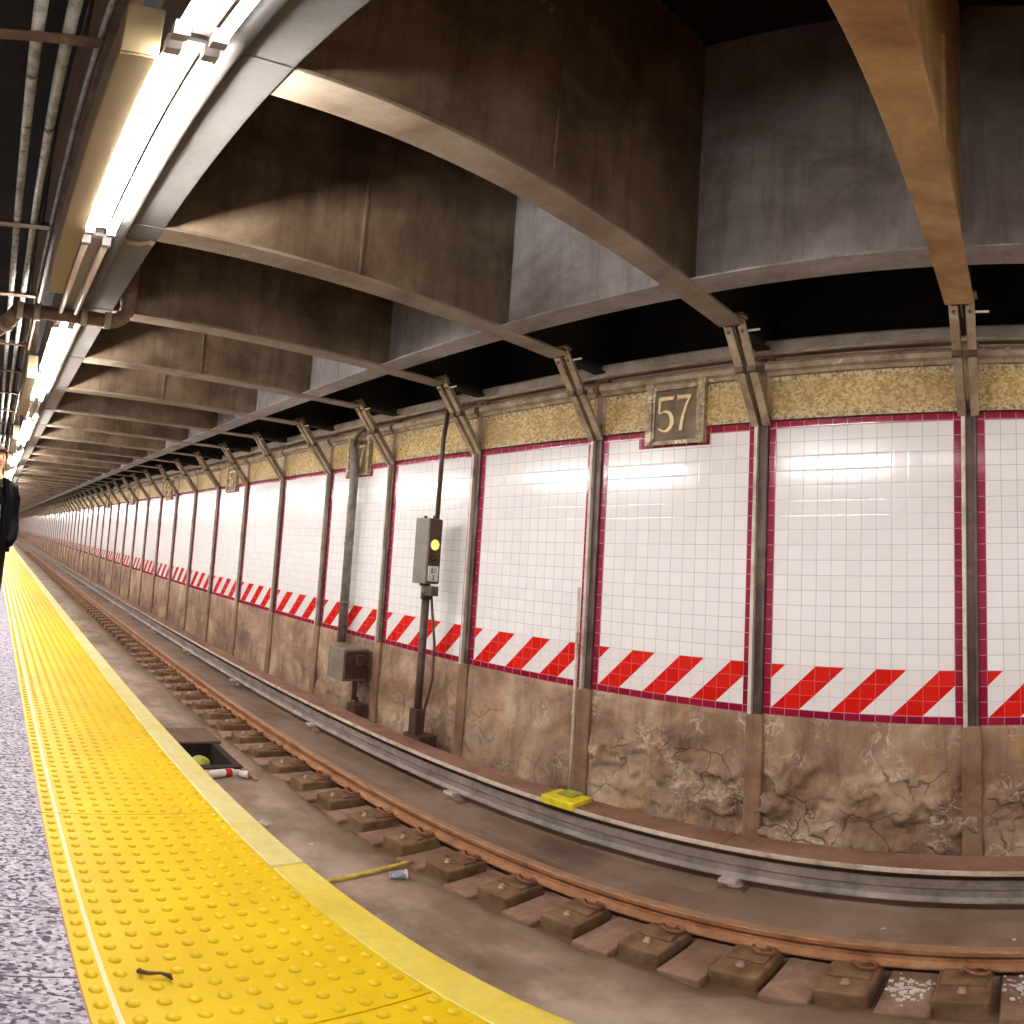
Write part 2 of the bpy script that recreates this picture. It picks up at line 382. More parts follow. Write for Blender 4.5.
M = dict(
    tile=tile_mat('white_tile', 'white'), red=tile_mat('maroon_tile', 'red'), haz=tile_mat('hazard_tile', 'haz'),
    conc=concrete_wall(), frieze=frieze_mat(), terrazzo=terrazzo(), tact=tactile_mat(), track=track_floor(),
    lip_near=grimy('lip_yellow', (246,218,84), (224,192,60), (250,230,120), 3, .45, False, 1, (140,112,40), .15, .72),
    lip_pale=grimy('lip_pale_yellow', (244,226,146), (230,206,112), (248,236,172), 3, .45, False, 2, (196,160,60), .15, .72),
    beam=grimy('beam_paint', (128,106,82), (74,56,40), (166,144,118), 1.5, .55, True, 3, (206,190,166), .35, .70),
    beam_rust=grimy('beam_rusty_paint', (172,136,88), (130,90,50), (204,172,128), 2.0, .55, False, 4, (130,70,40), .4, .69),
    flange=grimy('flange_paint', (174,156,132), (130,100,74), (202,188,168), 2.2, .5, False, 5, (222,212,194), .35, .68),
    girder=grimy('girder_paint', (164,156,154), (112,98,90), (196,190,190), 1.2, .5, True, 6, (220,214,208), .3, .70),
    edgebeam=grimy('edge_beam_paint', (186,180,172), (158,146,130), (210,205,199), 1.3, .45, False, 7, (226,220,210), .25, .71),
    soot=grimy('sooty_roof', (30,26,24), (16,14,13), (44,38,36), 1.0, .8, False, 8),  # even near-black tone for the roof slab
    soot_wall=grimy('sooty_wall', (34,32,30), (18,17,16), (50,46,42), 1.2, .8, True, 9),  # near-black: shade of the recess and tunnel ends put into the colour
    post=grimy('post_brown_steel', (98,78,66), (60,44,38), (132,110,96), 4, .45, True, 10, (60,40,30), .3, .68),
    post_l=grimy('post_cream_paint', (222,210,192), (176,154,130), (234,226,212), 5, .4, False, 11, (120,90,66), .25, .70),
    strut=grimy('strut_paint', (168,150,122), (116,94,70), (200,186,160), 5, .45, False, 12, (96,66,46), .3, .68),
    strip=grimy('pilaster_concrete', (142,108,86), (104,74,56), (170,138,112), 2.5, .6, True, 13),
    cornice=grimy('cornice_stone', (170,152,126), (120,98,74), (204,190,166), 5, .6, False, 14, (220,208,186), .5, .62),
    ledge=grimy('ledge_concrete', (150,136,120), (110,94,78), (178,164,148), 3, .6, False, 15),
    plaque=grimy('plaque_terracotta', (124,102,72), (92,72,48), (152,130,96), 6, .45, True, 16),
    plaque_e=grimy('plaque_carved_edge', (158,140,112), (104,84,62), (196,180,150), 22, .55, False, 17, (214,200,172), .8, .60),
    digit=simple('numeral_cream', (228,204,156), .5, 0, .12, 20),
    rail=grimy('rail_rust', (172,122,84), (136,92,60), (198,150,110), 6, .5, False, 18),
    railtop=simple('rail_worn_head', (178,138,102), .4, .2, .15, 8),
    tie=grimy('tie_block', (120,94,68), (86,64,44), (146,120,92), 5, .65, False, 19, (176,160,138), .4, .72),
    pad=grimy('filler_slab', (140,112,92), (108,82,64), (166,140,120), 4, .6, False, 20),
    plate=grimy('tie_plate_steel', (130,98,70), (92,64,44), (156,124,94), 9, .5, False, 21),
    clip=simple('clip_steel', (150,98,66), .5, .2, .2, 20),
    bolt=simple('bolt_head', (176,146,120), .5, .2, .2, 20),
    cover=grimy('cover_board', (140,104,84), (108,78,62), (160,126,106), 3, .6, False, 22),
    coverrim=grimy('cover_board_rim', (206,190,170), (160,136,112), (224,212,196), 8, .55, False, 23),
    third=grimy('contact_rail', (124,116,110), (88,80,74), (150,142,136), 4, .5, False, 24),
    insul=simple('porcelain', (206,190,180), .4, 0, .2, 14),
    housing=simple('fixture_enamel', (214,210,204), .4, 0, .06, 5),
    casing=simple('ballast_box_beige', (196,170,128), .45, 0, .08, 3),
    tube_on=emit('tube_lit', (1, .955, .935), 48), tube_mid=emit('tube_dim', (1, .955, .935), 5.5),
    case_grey=simple('fixture_channel', (130,124,118), .5, 0, .08, 5), tube_off=simple('tube_unlit', (220,200,180), .25, 0, .05, 4, 0),
    cond=grimy('conduit_galvanised', (150,150,142), (96,94,86), (186,186,178), 14, .4, False, 25, (70,66,58), .25, .62),
    dark=simple('dark_steel', (48,42,38), .55, .2, .2, 6),
    rustbar=grimy('hanger_rust', (110,84,64), (70,46,34), (140,116,92), 5, .6, False, 26),
    pipe=grimy('drain_pipe', (120,92,74), (84,60,46), (150,124,106), 7, .55, False, 27),
    pipe_band=simple('pipe_band_cream', (206,196,172), .5, 0, .1, 9),
    gpipe=grimy('grey_wall_pipe', (134,124,114), (98,84,72), (164,156,148), 7, .45, True, 28),
    sig_side=simple('signal_grey', (128,120,106), .5, 0, .12, 8), sig_face=simple('signal_brown', (86,64,50), .5, 0, .15, 8),
    amber=emit('amber_lens', (1, .36, .0), .55), lens=simple('dark_lens', (34,22,18), .25, 0, .1, 8, 0),
    white=simple('white_plate', (232,226,218), .4, 0, .04, 8), ink=simple('black_ink', (40,34,32), .6, 0, .1, 8, 0),
    jbox=simple('junction_box_grey', (134,124,110), .5, 0, .15, 6), jbox_d=simple('junction_box_rusty', (84,60,46), .6, 0, .25, 9),
    yel=simple('yellow_marker', (238,220,40), .45, 0, .12, 9), yelstick=simple('yellow_stick', (214,184,80), .6, 0, .25, 14),
    pit=simple('pit_mud', (52,36,26), .8, 0, .3, 6), slab=simple('pit_cover', (112,88,70), .6, 0, .2, 5),  # pit colour darkened to stand for the shade inside it
    paper=simple('paper_scrap', (226,218,208), .7, 0, .1, 20), redlab=simple('red_label', (196,34,34), .4, 0, .12, 20),
    bag=simple('yellow_green_bag', (176,176,66), .5, 0, .2, 12), leaf=simple('dry_leaf', (88,52,22), .6, 0, .3, 30),
    skin=simple('skin', (222,160,124), .5, 0, .06, 8, .05), hair=simple('brown_hair', (86,58,36), .5, 0, .25, 30),
    coat=simple('navy_coat', (22,20,28), .75, 0, .2, 14), shirt=simple('pale_blue_shirt', (176,190,214), .7, 0, .06, 12),
    trouser=simple('dark_trousers', (44,28,24), .8, 0, .15, 14), shoe=simple('black_shoe', (24,20,20), .4, 0, .1, 14),
    eye=simple('eye', (30,22,18), .2, 0, .05, 8, 0), lip=simple('lips', (176,98,86), .5, 0, .05, 8, 0),
    backtile=simple('platform_wall_tile', (206,200,194), .35, 0, .06, 3, .05),
)
mm = Mat('clear_plastic'); mm.color((.85,.9,1,1)); mm.b.inputs['Transmission Weight'].default_value = .75; mm.rough(.15); M['clear'] = mm.m

def tone(mat, k):
    """darken or lighten a paint: multiply its base colour"""
    nt = mat.node_tree; b = nt.nodes['Principled BSDF']; ln = b.inputs['Base Color'].links[0]; src = ln.from_socket
    mx = nt.nodes.new('ShaderNodeMix'); mx.data_type = 'RGBA'; mx.blend_type = 'MULTIPLY'; mx.inputs[0].default_value = 1
    nt.links.new(src, mx.inputs[6]); mx.inputs[7].default_value = (k, k, k, 1) if isinstance(k, (int, float)) else (*k, 1)
    nt.links.new(mx.outputs[2], b.inputs['Base Color'])
for k_, v_ in dict(terrazzo=.82, hair=.5, coat=.4, cond=1.5, tact=.76, lip_near=.78, lip_pale=.76, edgebeam=.17, flange=.56, beam=.74, girder=.82, beam_rust=1.1,
                   casing=.42, housing=.5, strut=.95, cornice=1, post_l=1, pipe_band=.7, conc=(1.06, 1.03, 1.06), strip=(1.18, 1.2, 1.16), third=(1.45, 1.36, 1.28),
                   track=(1.06, 1.02, 1.0), tie=(1.22, 1.14, 1.08), pad=(1.18, 1.12, 1.1), plaque_e=1.3, digit=1.25, frieze=(1.12, 1.1, 1.0),
                   cover=(1.15, 1.08, 1.06), coverrim=1.15).items(): tone(M[k_], v_)

for k_ in ('coat', 'trouser', 'hair'): M[k_].node_tree.nodes['Principled BSDF'].inputs['Specular IOR Level'].default_value = .1
ORD = ['first','second','third','fourth','fifth','sixth','seventh','eighth','ninth','tenth','eleventh','twelfth','thirteenth',
       'fourteenth','fifteenth','sixteenth','seventeenth','eighteenth','nineteenth','twentieth']
def colx(n): return X0 + n*S

# ================================================================ THE SETTING
# ---- platform floor
bm = box(BM(), XL, XR, -4.0, .267, -.12, 0)
struct('floor', bm, M['terrazzo'], 'speckled grey terrazzo platform floor behind the yellow strip', 'floor')
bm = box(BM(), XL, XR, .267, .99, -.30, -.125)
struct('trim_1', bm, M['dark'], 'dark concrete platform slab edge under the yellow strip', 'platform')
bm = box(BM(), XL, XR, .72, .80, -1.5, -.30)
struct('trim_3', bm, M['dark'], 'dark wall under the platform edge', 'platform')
# ---- track bed: a grid whose mud slab, trough and bench are real relief
def bed_z(x, y):
    n1 = noise.noise(Vector((x*.7, y*.7, 0))); n2 = noise.noise(Vector((x*2.6, y*2.6, 5))); n3 = noise.noise(Vector((x*7, y*7, 9)))
    lip = 2.82 + .11*n1 + .07*n2 + .03*n3
    hi = -1.265 + .012*n1 + .008*n2 + .004*n3
    lo = -1.30 + .012*n2 + .006*n3
    t = min(1, max(0, (y-lip)/.05)); t = t*t*(3-2*t)
    z = hi*(1-t) + lo*t
    t = min(1, max(0, (y-3.30)/.03))
    z = z*(1-t) + (-1.165 + .005*n2)*t
    if -6.84 < x < -6.04 and 2.0 < y < 2.615: z -= .40   # broken pit
    return z
bm = BM()
xs = [-8 + .04*i for i in range(int((XR+8)/.04)+1)]
xs = [XL + k*2 for k in range(int((-60-XL)/2))] + [-60 + .4*k for k in range(130)] + xs
ys = [.8, 1.2, 1.6] + [1.8 + .04*i for i in range(67)]
g = [[bm.verts.new((x, y, bed_z(x, y))) for y in ys] for x in xs]
for a, b in zip(g, g[1:]):
    for k in range(len(ys)-1): bm.faces.new((a[k], b[k], b[k+1], a[k+1]))
struct('trackbed_floor', bm, M['track'], 'muddy brown concrete track bed below the platform', 'track bed', smooth=True)
# ---- the wall across the track: top coloured black for its shade, backing, and a crumbling concrete foot
bm = BM()
box(bm, XL, XR, D+.06, D+.4, .0, 2.80); struct('wall_back', bm, M['strip'], 'dim concrete wall behind the tiled panels', 'wall')
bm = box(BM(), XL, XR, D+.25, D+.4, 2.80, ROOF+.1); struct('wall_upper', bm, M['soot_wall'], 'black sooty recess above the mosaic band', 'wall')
def sstep(a, b, v):
    t = min(1, max(0, (v-a)/(b-a))); return t*t*(3-2*t)
def crumble(x, z):
    near = 1 if x > -3.3 else .12 if x > -4.75 else .38 if x > -9 else .2
    n = noise.fractal(Vector((x*1.9, z*1.9, 3.3)), 1.0, 2.0, 4)
    n1 = noise.fractal(Vector((x*2.8+4, z*2.3, 7.1)), .9, 2.1, 5); n2 = noise.fractal(Vector((x*4.6, z*4.2+9, 1.7)), .9, 2.1, 4)
    band = sstep(.26, .44, -z + .16*n)                      # the top course is still sound
    base = .008*noise.noise(Vector((x*1.5, z*1.5, 8)))
    drip = .014*sstep(.05, .14, noise.noise(Vector((x*6.5, z*.9, 4.0))))*(1-band)
    h = .034*sstep(-.02, .03, n1) + .026*sstep(.10, .14, n2) + .020*n2
    return base + near*(band*(h - .022) + drip)
bm = BM()
xs = [XL + k*3 for k in range(int((-30-XL)/3))] + [-30 + .25*k for k in range(88)] + [-8 + .022*k for k in range(int((XR-3+8)/.022))] + [XR]
zs = [-1.25, -1.16] + [-1.12 + .0225*k for k in range(51)] + [ZB-.003]
g = [[bm.verts.new((x, D - .012 - crumble(x, z) if z < ZB-.01 else D-.004, z)) for z in zs] for x in xs]
for a, b in zip(g, g[1:]):
    for k in range(len(zs)-1): bm.faces.new((a[k], b[k], b[k+1], a[k+1]))
struct('wall_foot', bm, M['conc'], 'stained crumbling brown concrete foot of the wall below the tiles', 'wall', smooth=True)
# ---- ledge, roof, platform side
bm = box(BM(), XL, XR, D-.02, D+.3, 2.735, 2.865, .015)
struct('trim_2', bm, M['ledge'], 'grey concrete ledge above the mosaic band', 'ledge')
bm = box(BM(), XL, XR, -4.2, D+.4, ROOF, ROOF+.15)
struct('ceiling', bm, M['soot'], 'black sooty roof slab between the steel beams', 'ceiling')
bm = box(BM(), XL, XR, -4.2, -4.0, -.1, ROOF); struct('wall_platform', bm, M['backtile'], 'plain tiled wall behind the platform', 'wall')
for nm, x in (('wall_far_end', XL-.2), ('wall_near_end', XR)):
    bm = box(BM(), x, x+.2, -4.2, D+.4, -1.5, ROOF); struct(nm, bm, M['soot_wall'], 'dark end of the station at '+nm[5:].replace('_', ' '), 'wall')

# ================================================================ TILED BAYS
XLOC = .5*T + .5*T          # interior starts half a gap plus the half-tile border from the column line
WI = 12*T                   # interior width
HB = T/2                    # border width
PLQ = lambda b: (b+2) % 3 == 0      # bays that carry a number plaque
def strip_box(bm, x0, x1, z0, z1, y0=-.004, y1=.02): return box(bm, x0, x1, y0, y1, z0, z1)
H = ZT - ZB - T             # interior height (19 tiles)
cx = WI/2
def make_panel(plaque):
    r = thing('tile_panel', (0,0,0), '', 'tile panel')
    bm = box(BM(), 0, WI, 0, .02, 3*T, H); obj('tile_field', bm, M['tile'], r)
    bm = box(BM(), 0, WI, 0, .02, 0, 3*T); obj('hazard_band', bm, M['haz'], r)
    bm = BM(); out = [(-HB, -HB), (WI+HB, -HB), (WI+HB, H+HB)]; inn = [(0, 0), (WI, 0), (WI, H)]
    if plaque:
        a, b, zn = cx-.27, cx+.245, H-.03
        out += [(b+HB*.3, H+HB), (b+HB*.3, zn), (a-HB*.3, zn), (a-HB*.3, H+HB)]
        inn += [(b+HB*1.3, H), (b+HB*1.3, zn-HB), (a-HB*1.3, zn-HB), (a-HB*1.3, H)]
    out.append((-HB, H+HB)); inn.append((0, H))
    ring_frame(bm, out, inn, -.006, .018)
    obj('border', bm, M['red'], r)
    return r
def make_frieze(plaque):
    r = thing('mosaic_frieze', (0,0,0), '', 'mosaic band')
    x0, x1 = -HB-.02, WI+HB+.02
    bm = BM()
    if plaque:
        box(bm, cx+.27, x1, -.012, .02, 0, .34)
        obj('mosaic_band', box(BM(), x0, cx-.27, -.012, .02, 0, .34), M['frieze'], r)
    else: box(bm, x0, x1, -.012, .02, 0, .34)
    obj('mosaic_band', bm, M['frieze'], r)
    bm = BM()
    prism(bm, [(.02, .34), (-.03, .345), (-.045, .37), (-.075, .385), (-.085, .42), (-.06, .45), (.02, .455)], x0, x1, 'yz')
    obj('cornice', bm, M['cornice'], r)
    return r
P0, P1 = make_panel(False), make_panel(True)
F0, F1 = make_frieze(False), make_frieze(True)

def bay_words(b):
    return {0: 'at the right edge of the photo', -1: 'in the widest bay, right of the large 57 plaque',
            -2: 'in the bay of the large 57 plaque', -3: 'in the bay just right of the signal',
            -4: 'in the bay behind the amber signal', -5: 'in the bay of the second 57 plaque',
            -6: 'in the first bay left of the second 57 plaque', -7: 'in the second bay left of the second 57 plaque',
            -8: 'in the bay of the third, small 57 plaque', -9: 'in the first bay left of the third plaque',
            -10: 'in the second bay left of the third plaque'}.get(b)
used = set()
for b in range(N1-1, N0-1, -1):
    pq = PLQ(b); x = colx(b) + XLOC; w = bay_words(b)
    if b > 0: continue
    lp = ('white striped tile panel ' + w) if w else \
         ('tiny white notched tile panel under a distant plaque' if pq else 'tiny distant white tile panel past the third plaque')
    lf = ('yellow mosaic band ' + w) if w else \
         ('short yellow mosaic band split by a tiny distant plaque' if pq else 'tiny distant yellow mosaic band past the third plaque')
    gp, gf = (None, None) if w else (('distant notched tile panels', 'distant split mosaic bands') if pq else ('distant tile panels', 'distant mosaic bands'))
    for src, loc, lab, g in ((P1 if pq else P0, (x, D, ZB+HB), lp, gp), (F1 if pq else F0, (x, D, ZT+.012), lf, gf)):
        if src.name in used: dup(src, loc, lab, g)
        else:
            used.add(src.name); src.location = loc; src['label'] = lab
            if g: src['group'] = g
# a few bays past the frame so that the wall does not stop at its edge
for b in (1, 2, 3, 4):
    x = colx(b) + XLOC
    dup(P1 if PLQ(b) else P0, (x, D, ZB+HB), 'white tile panel beyond the right edge of the photo', 'tile panels beyond the frame')
    dup(F1 if PLQ(b) else F0, (x, D, ZT+.012), 'yellow mosaic band beyond the right edge of the photo', 'mosaic bands beyond the frame')

# ---- number plaques
def ribbon(bm, pts, ws, y0, y1):
    L, Rr = [], []
    for i, p in enumerate(pts):
        a = Vector(pts[max(0, i-1)]); b = Vector(pts[min(len(pts)-1, i+1)]); d = (b-a).normalized(); nn = Vector((-d.y, d.x))
        L.append(Vector(p)+nn*ws[i]/2); Rr.append(Vector(p)-nn*ws[i]/2)
    prism(bm, L + Rr[::-1], y0, y1)
def five():
    bm = BM(); y0, y1 = -.062, -.044
    prism(bm, [(-.062, .29), (.068, .29), (.076, .305), (.066, .262), (-.05, .258)], y0, y1)
    ribbon(bm, [(-.057, .285), (-.062, .16)], [.016, .016], y0, y1)
    pts, ws = [(-.066, .158)], [.014]
    for k in range(15):
        a = math.radians(118 - k*17.5); pts.append((-.005 + .066*math.cos(a), .085 + .083*math.sin(a)))
        ws.append(.014 + .020*max(0, math.cos(a*.9))**.8)
    pts.append((-.068, .030)); ws.append(.018)
    ribbon(bm, pts, ws, y0, y1); return bm
def seven():
    bm = BM(); y0, y1 = -.062, -.044
    prism(bm, [(-.066, .30), (-.060, .30), (-.048, .292), (.066, .292), (.06, .262), (-.05, .262), (-.066, .235)], y0, y1)
    ribbon(bm, [(.054, .285), (.018, .21), (-.008, .13), (-.022, .06), (-.028, .0)], [.018, .019, .022, .026, .028], y0, y1); return bm
def make_plaque():
    r = thing('number_plaque', (0,0,0), '', 'plaque')
    bm = box(BM(), -.21, .21, -.044, .02, .03, .45); obj('backing', bm, M['plaque'], r)
    for s in (-1, 1):
        q = [(-.028, 0), (.028, 0), (.028, .465), (.036, .475), (.036, .545), (-.036, .545), (-.036, .475), (-.028, .465)]
        obj('pilaster_strip', prism(BM(), [(s*.24+x, z) for x, z in q], -.07, .02), M['plaque_e'], r)
    bm = ring_frame(BM(), [(-.211, 0), (.211, 0), (.211, .49), (-.211, .49)], [(-.192, .03), (.192, .03), (.192, .455), (-.192, .455)], -.056, -.038)
    obj('frame', bm, M['plaque_e'], r)
    obj('digit', five(), M['digit'], r, loc=(-.085, 0, .105)); obj('digit', seven(), M['digit'], r, loc=(.085, 0, .105))
    return r
pl = make_plaque(); first = True; k = 0
for b in range(-2, N0, -3):
    x = colx(b) + S/2 + .022; loc = (x, D, 2.08)
    lab = ['large brown 57 plaque with cream numerals, nearest of the row', 'second brown 57 plaque, half behind the grey wall pipe',
           'small third 57 plaque down the wall left of the grey pipe'][k] if k < 3 else 'tiny distant brown number plaque past the third one'
    g = None if k < 3 else 'distant number plaques'
    if first: pl.location = loc; pl['label'] = lab; first = False
    else: dup(pl, loc, lab, g, skip=('frame',) if k > 8 else ())
    k += 1

# ================================================================ STEEL COLUMNS WITH STRUTS
def make_column():
    r = thing('steel_column', (0,0,0), '', 'column')
    z0, z1 = 0.0, ZT-ZB+.02                    # base of the steel at the foot of the tiles
    bm = box(BM(), -.052, -.024, -.052, .02, -.01, z1, .004); obj('flange', bm, M['post_l'], r)
    bm = box(BM(), .030, .052, -.030, .02, -.01, z1, .004); obj('flange', bm, M['post'], r)
    bm = box(BM(), -.024, .028, -.012, .02, -.01, z1+.50); obj('web', bm, M['post'], r)
    bm = box(BM(), -.06, .075, -.012, .03, z1, z1+.50); obj('upper_channel', bm, M['strip'], r)
    bm = BM()
    box(bm, -.068, .068, -.045, .03, -1.2, -.004, .012); obj('footing_strip', bm, M['strip'], r)
    a = Vector((0, -.045, z1-.05)); b = Vector((0, 3.84-D, 2.845-ZB))
    nn = (b-a).cross(Vector((1,0,0))).normalized()
    if nn.y > 0: nn = -nn
    for s in (-1, 1):
        o = obj('strut', angle_bar(BM(), a+Vector((s*.046, 0, 0)), b+Vector((s*.054, 0, 0)), .058, .022, .075, s), M['strut'], r)
        for t in (.87, .94):
            p = a.lerp(b, t) + Vector((s*.052, 0, 0))
            obj('bolt', tube(BM(), [p+nn*.008, p+nn*.026], .014, 6), M['post'], o)
        p = a.lerp(b, .52)
        obj('clamp', box(BM(), s*.05-.034, s*.05+.034, p.y-.032, p.y+.032, p.z-.022, p.z+.022, .004), M['post'], o)
    bm = box(BM(), -.10, .10, b.y-.05, b.y+.05, b.z-.02, b.z+.0, .004); obj('bracket', bm, M['strut'], r)
    bm = prism(BM(), [(b.y-.02, b.z-.02), (b.y+.16, b.z-.02), (b.y+.17, b.z-.1), (b.y+.08, b.z-.12)], -.006, .006, 'yz')
    obj('gusset', bm, M['post'], r)
    bm = tube(BM(), [(.05, b.y+.09, b.z-.09), (.17, b.y+.09, b.z-.09)], .009, 8); obj('pin', bm, M['post_l'], r)
    return r
cw = {0: 'steel wall column with angled strut nearest the right edge of the photo',
      -1: 'steel wall column with angled strut just right of the large 57 plaque',
      -2: 'steel wall column with angled strut just left of the large 57 plaque',
      -3: 'steel wall column with angled strut just right of the amber signal',
      -4: 'steel wall column with angled strut between the amber signal and second 57 plaque',
      -5: 'steel wall column with angled strut just left of the grey wall pipe',
      -6: 'steel wall column, second one left of the grey wall pipe',
      -7: 'steel wall column just right of the small third 57 plaque',
      -8: 'steel wall column just left of the small third 57 plaque',
      -9: 'steel wall column, second one left of the small third plaque',
      -10: 'steel wall column, third one left of the small third plaque'}
col0 = make_column(); first = True
for n in range(N1, N0-1, -1):
    lab = cw.get(n) or ('steel wall column beyond the right edge of the photo' if n > 0 else 'tiny distant steel wall column far past the third plaque')
    g = None if n in cw else ('columns beyond the frame' if n > 0 else 'distant wall columns')
    loc = (colx(n), D, ZB)
    if first: col0.location = loc; col0['label'] = lab; col0['group'] = g; first = False
    else: dup(col0, loc, lab, g, skip=('pin',) if n < -30 else ())

# ================================================================ CEILING STEEL
LONG = D+.22-.72
def make_beam(mflange, mweb):
    r = thing('ceiling_beam', (0,0,0), '', 'ceiling beam')
    bm = box(BM(), -.092, .092, 0, 3.14, 0, .022, .004); obj('flange', bm, mflange, r)
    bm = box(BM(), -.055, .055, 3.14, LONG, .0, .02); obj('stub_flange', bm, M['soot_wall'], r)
    bm = box(BM(), -.074, .074, 0, 2.52, .022, ROOF-ZF); obj('web', bm, mweb, r)
    bm = box(BM(), -.02, .02, 2.52, LONG, .02, ROOF-ZF); obj('stub_web', bm, M['soot_wall'], r)  # both stubs coloured near black to deepen the shaded void
    bm = box(BM(), .074, .088, 1.20 if mweb is M['beam'] else 1.6, 1.216 if mweb is M['beam'] else 1.616, .022, .85); obj('stiffener', bm, mweb, r)
    return r
bA = make_beam(M['flange'], M['beam']); bR = make_beam(M['beam_rust'], M['beam_rust'])
first = True
for n in range(N1, N0-1, -1):
    lab = {0: 'rusty orange ceiling beam at the top right', -1: 'long ceiling beam arching from the near lamp to the large 57 plaque'}.get(n)
    g = None
    if lab is None:
        if n > 0: lab, g = 'rusty ceiling beam beyond the right edge of the photo', 'beams beyond the frame'
        elif n >= -14: lab = 'cream cross beam of the ceiling, %s from the right' % ORD[-n]
        else: lab, g = 'thin distant ceiling beam past the fifteenth from the right', 'distant ceiling beams'
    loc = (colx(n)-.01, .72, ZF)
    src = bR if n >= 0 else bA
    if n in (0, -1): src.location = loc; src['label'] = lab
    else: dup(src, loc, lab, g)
# the two long girders, one piece per bay between the cross beams is bolted, but each reads as one girder
r = thing('long_girder', (0, 3.21, ZF), 'long grey girder running over the track side below the black gap', 'girder')
bm = box(BM(), XL, XR, -.11, .11, .004, .018, .003); obj('flange', bm, M['girder'], r)
bm = box(BM(), XL, XR, -.012, .03, .018, ROOF-ZF); obj('web', bm, M['girder'], r)
r = thing('edge_girder', (0, .6, ZF), 'wide pale girder over the platform edge beside the lamps', 'girder')
bm = box(BM(), XL, XR, -.13, .122, 0, .024, .005); obj('flange', bm, M['edgebeam'], r)
bm = box(BM(), XL, XR, -.02, .02, .024, ROOF-ZF); obj('web', bm, M['beam'], r)
for n in range(1, -16, -1): obj('splice_plate', box(BM(), colx(n)-.11, colx(n)+.09, -.05, .118, -.006, 0, .002), M['edgebeam'], r)
bm = BM(); g = []
for i in range(9):
    t = i/8; g.append([bm.verts.new((-3.50+.02*math.sin(t*9)+dx, -.125+.24*t, -.004-.012*abs(math.sin(t*7))-.02*abs(dx)*10)) for dx in (-.03, 0, .035)])
for p, q in zip(g, g[1:]):
    for k in range(2): bm.faces.new((p[k], q[k], q[k+1], p[k+1]))
bmesh.ops.solidify(bm, geom=bm.faces[:], thickness=.004)
obj('paint_flap', bm, M['cornice'], r)['label'] = 'loose cream flap of peeling paint'
# ---- pipe along the edge girder
r = thing('edge_pipe', (0, .50, ZF-.04), 'pale painted pipe fixed along the platform edge girder beside the tubes', 'pipe')
bm = tube(BM(), [(XL, 0, 0), (XR, 0, 0)], .036, 14); obj('pipe_run', bm, M['edgebeam'], r)

# ================================================================ LAMPS
def make_lamp(mat, L=1.52):
    r = thing('fluorescent_lamp', (0,0,0), '', 'lamp')
    bm = box(BM(), 0, L, -.034, .034, .045, .13, .006); obj('housing', bm, M['case_grey'], r)
    for y in (-.052, .052):
        bm = tube(BM(), [(.035, y, 0), (L-.035, y, 0)], .019, 12); obj('tube', bm, mat, r)
    for x in (.0, L-.035):
        bm = prism(BM(), [(-.074, -.022), (-.030, -.022), (-.030, .03), (.030, .03), (.030, -.022), (.074, -.022), (.074, .046), (-.074, .046)], x, x+.035, 'yz')
        obj('lamp_holder', bm, M['housing'], r)
    bm = box(BM(), L*.5-.05, L*.5+.05, -.02, .02, .13, ZF-2.61); obj('hanger', bm, M['housing'], r)
    return r
lampA = make_lamp(M['tube_on']); lampD = make_lamp(M['tube_mid']); lampO = make_lamp(M['tube_off'])
LY, LZ = .365, 2.61
lamps = [(-3.14, 'A', 'brightest fluorescent twin tube lamp, along the pale girder at the top left'),
         (-1.58, 'D', 'dimmer twin tube lamp at the very top edge, nearer than the brightest one'),
         (-4.76, 'O', 'unlit twin tube lamp just beyond the brightest lamp'),
         (-6.34, 'A', 'first lit twin tube lamp beyond the drain pipe'),
         (-7.90, 'A', 'second lit twin tube lamp beyond the drain pipe')]
x = -9.5; k = 0
while x > -112:
    if k % 3 == 0: lamps.append((x, 'O', 'unlit distant twin tube lamp in the far row')) 
    else: lamps.append((x, 'A', 'lit distant twin tube lamp in the far row'))
    x -= 1.56; k += 1
for x in (0.0, 1.56, 4.7, 6.26): lamps.append((x, 'D' if x < 1 else 'A', 'lit twin tube lamp beyond the top edge of the photo'))
seen = set()
for x, t, lab in lamps:
    src = {'A': lampA, 'D': lampD, 'O': lampO}[t]
    g = 'far row of lit lamps' if 'lit distant' in lab and 'unlit' not in lab else 'far row of unlit lamps' if 'unlit distant' in lab else 'lamps beyond the frame' if 'beyond the top' in lab else None
    if t not in seen:
        seen.add(t); src.location = (x, LY, LZ); src['label'] = lab
        if g: src['group'] = g
    else: dup(src, (x, LY, LZ), lab, g)
# ---- beige ballast boxes beside the lamps
def make_case():
    r = thing('ballast_box', (0,0,0), '', 'ballast box')
    bm = box(BM(), 0, 2.42, -.055, .055, 0, .25, .006); obj('body', bm, M['casing'], r)
    bm = box(BM(), 2.42, 2.426, -.05, .05, .006, .244); obj('end_cap', bm, M['casing'], r)
    for x in (.4, 2.0): obj('hanger', box(BM(), x-.02, x+.02, -.04, .04, .25, ROOF-2.60), M['rustbar'], r)
    return r
case = make_case(); first = True
for x, lab in ((-4.12, 'long beige metal box hanging beside the brightest lamp'), (-9.15, 'shorter looking beige box beside the lamps beyond the drain pipe'),
               (-14.2, 'tiny beige box beside the far lamps, third of its row')):
    if first: case.location = (x, .235, 2.60); case['label'] = lab; first = False
    else: dup(case, (x, .235, 2.60), lab)
for k in range(18): dup(case, (-19.2-5.06*k, .235, 2.60), 'tiny distant beige box beyond the third of the row', 'distant ballast boxes')

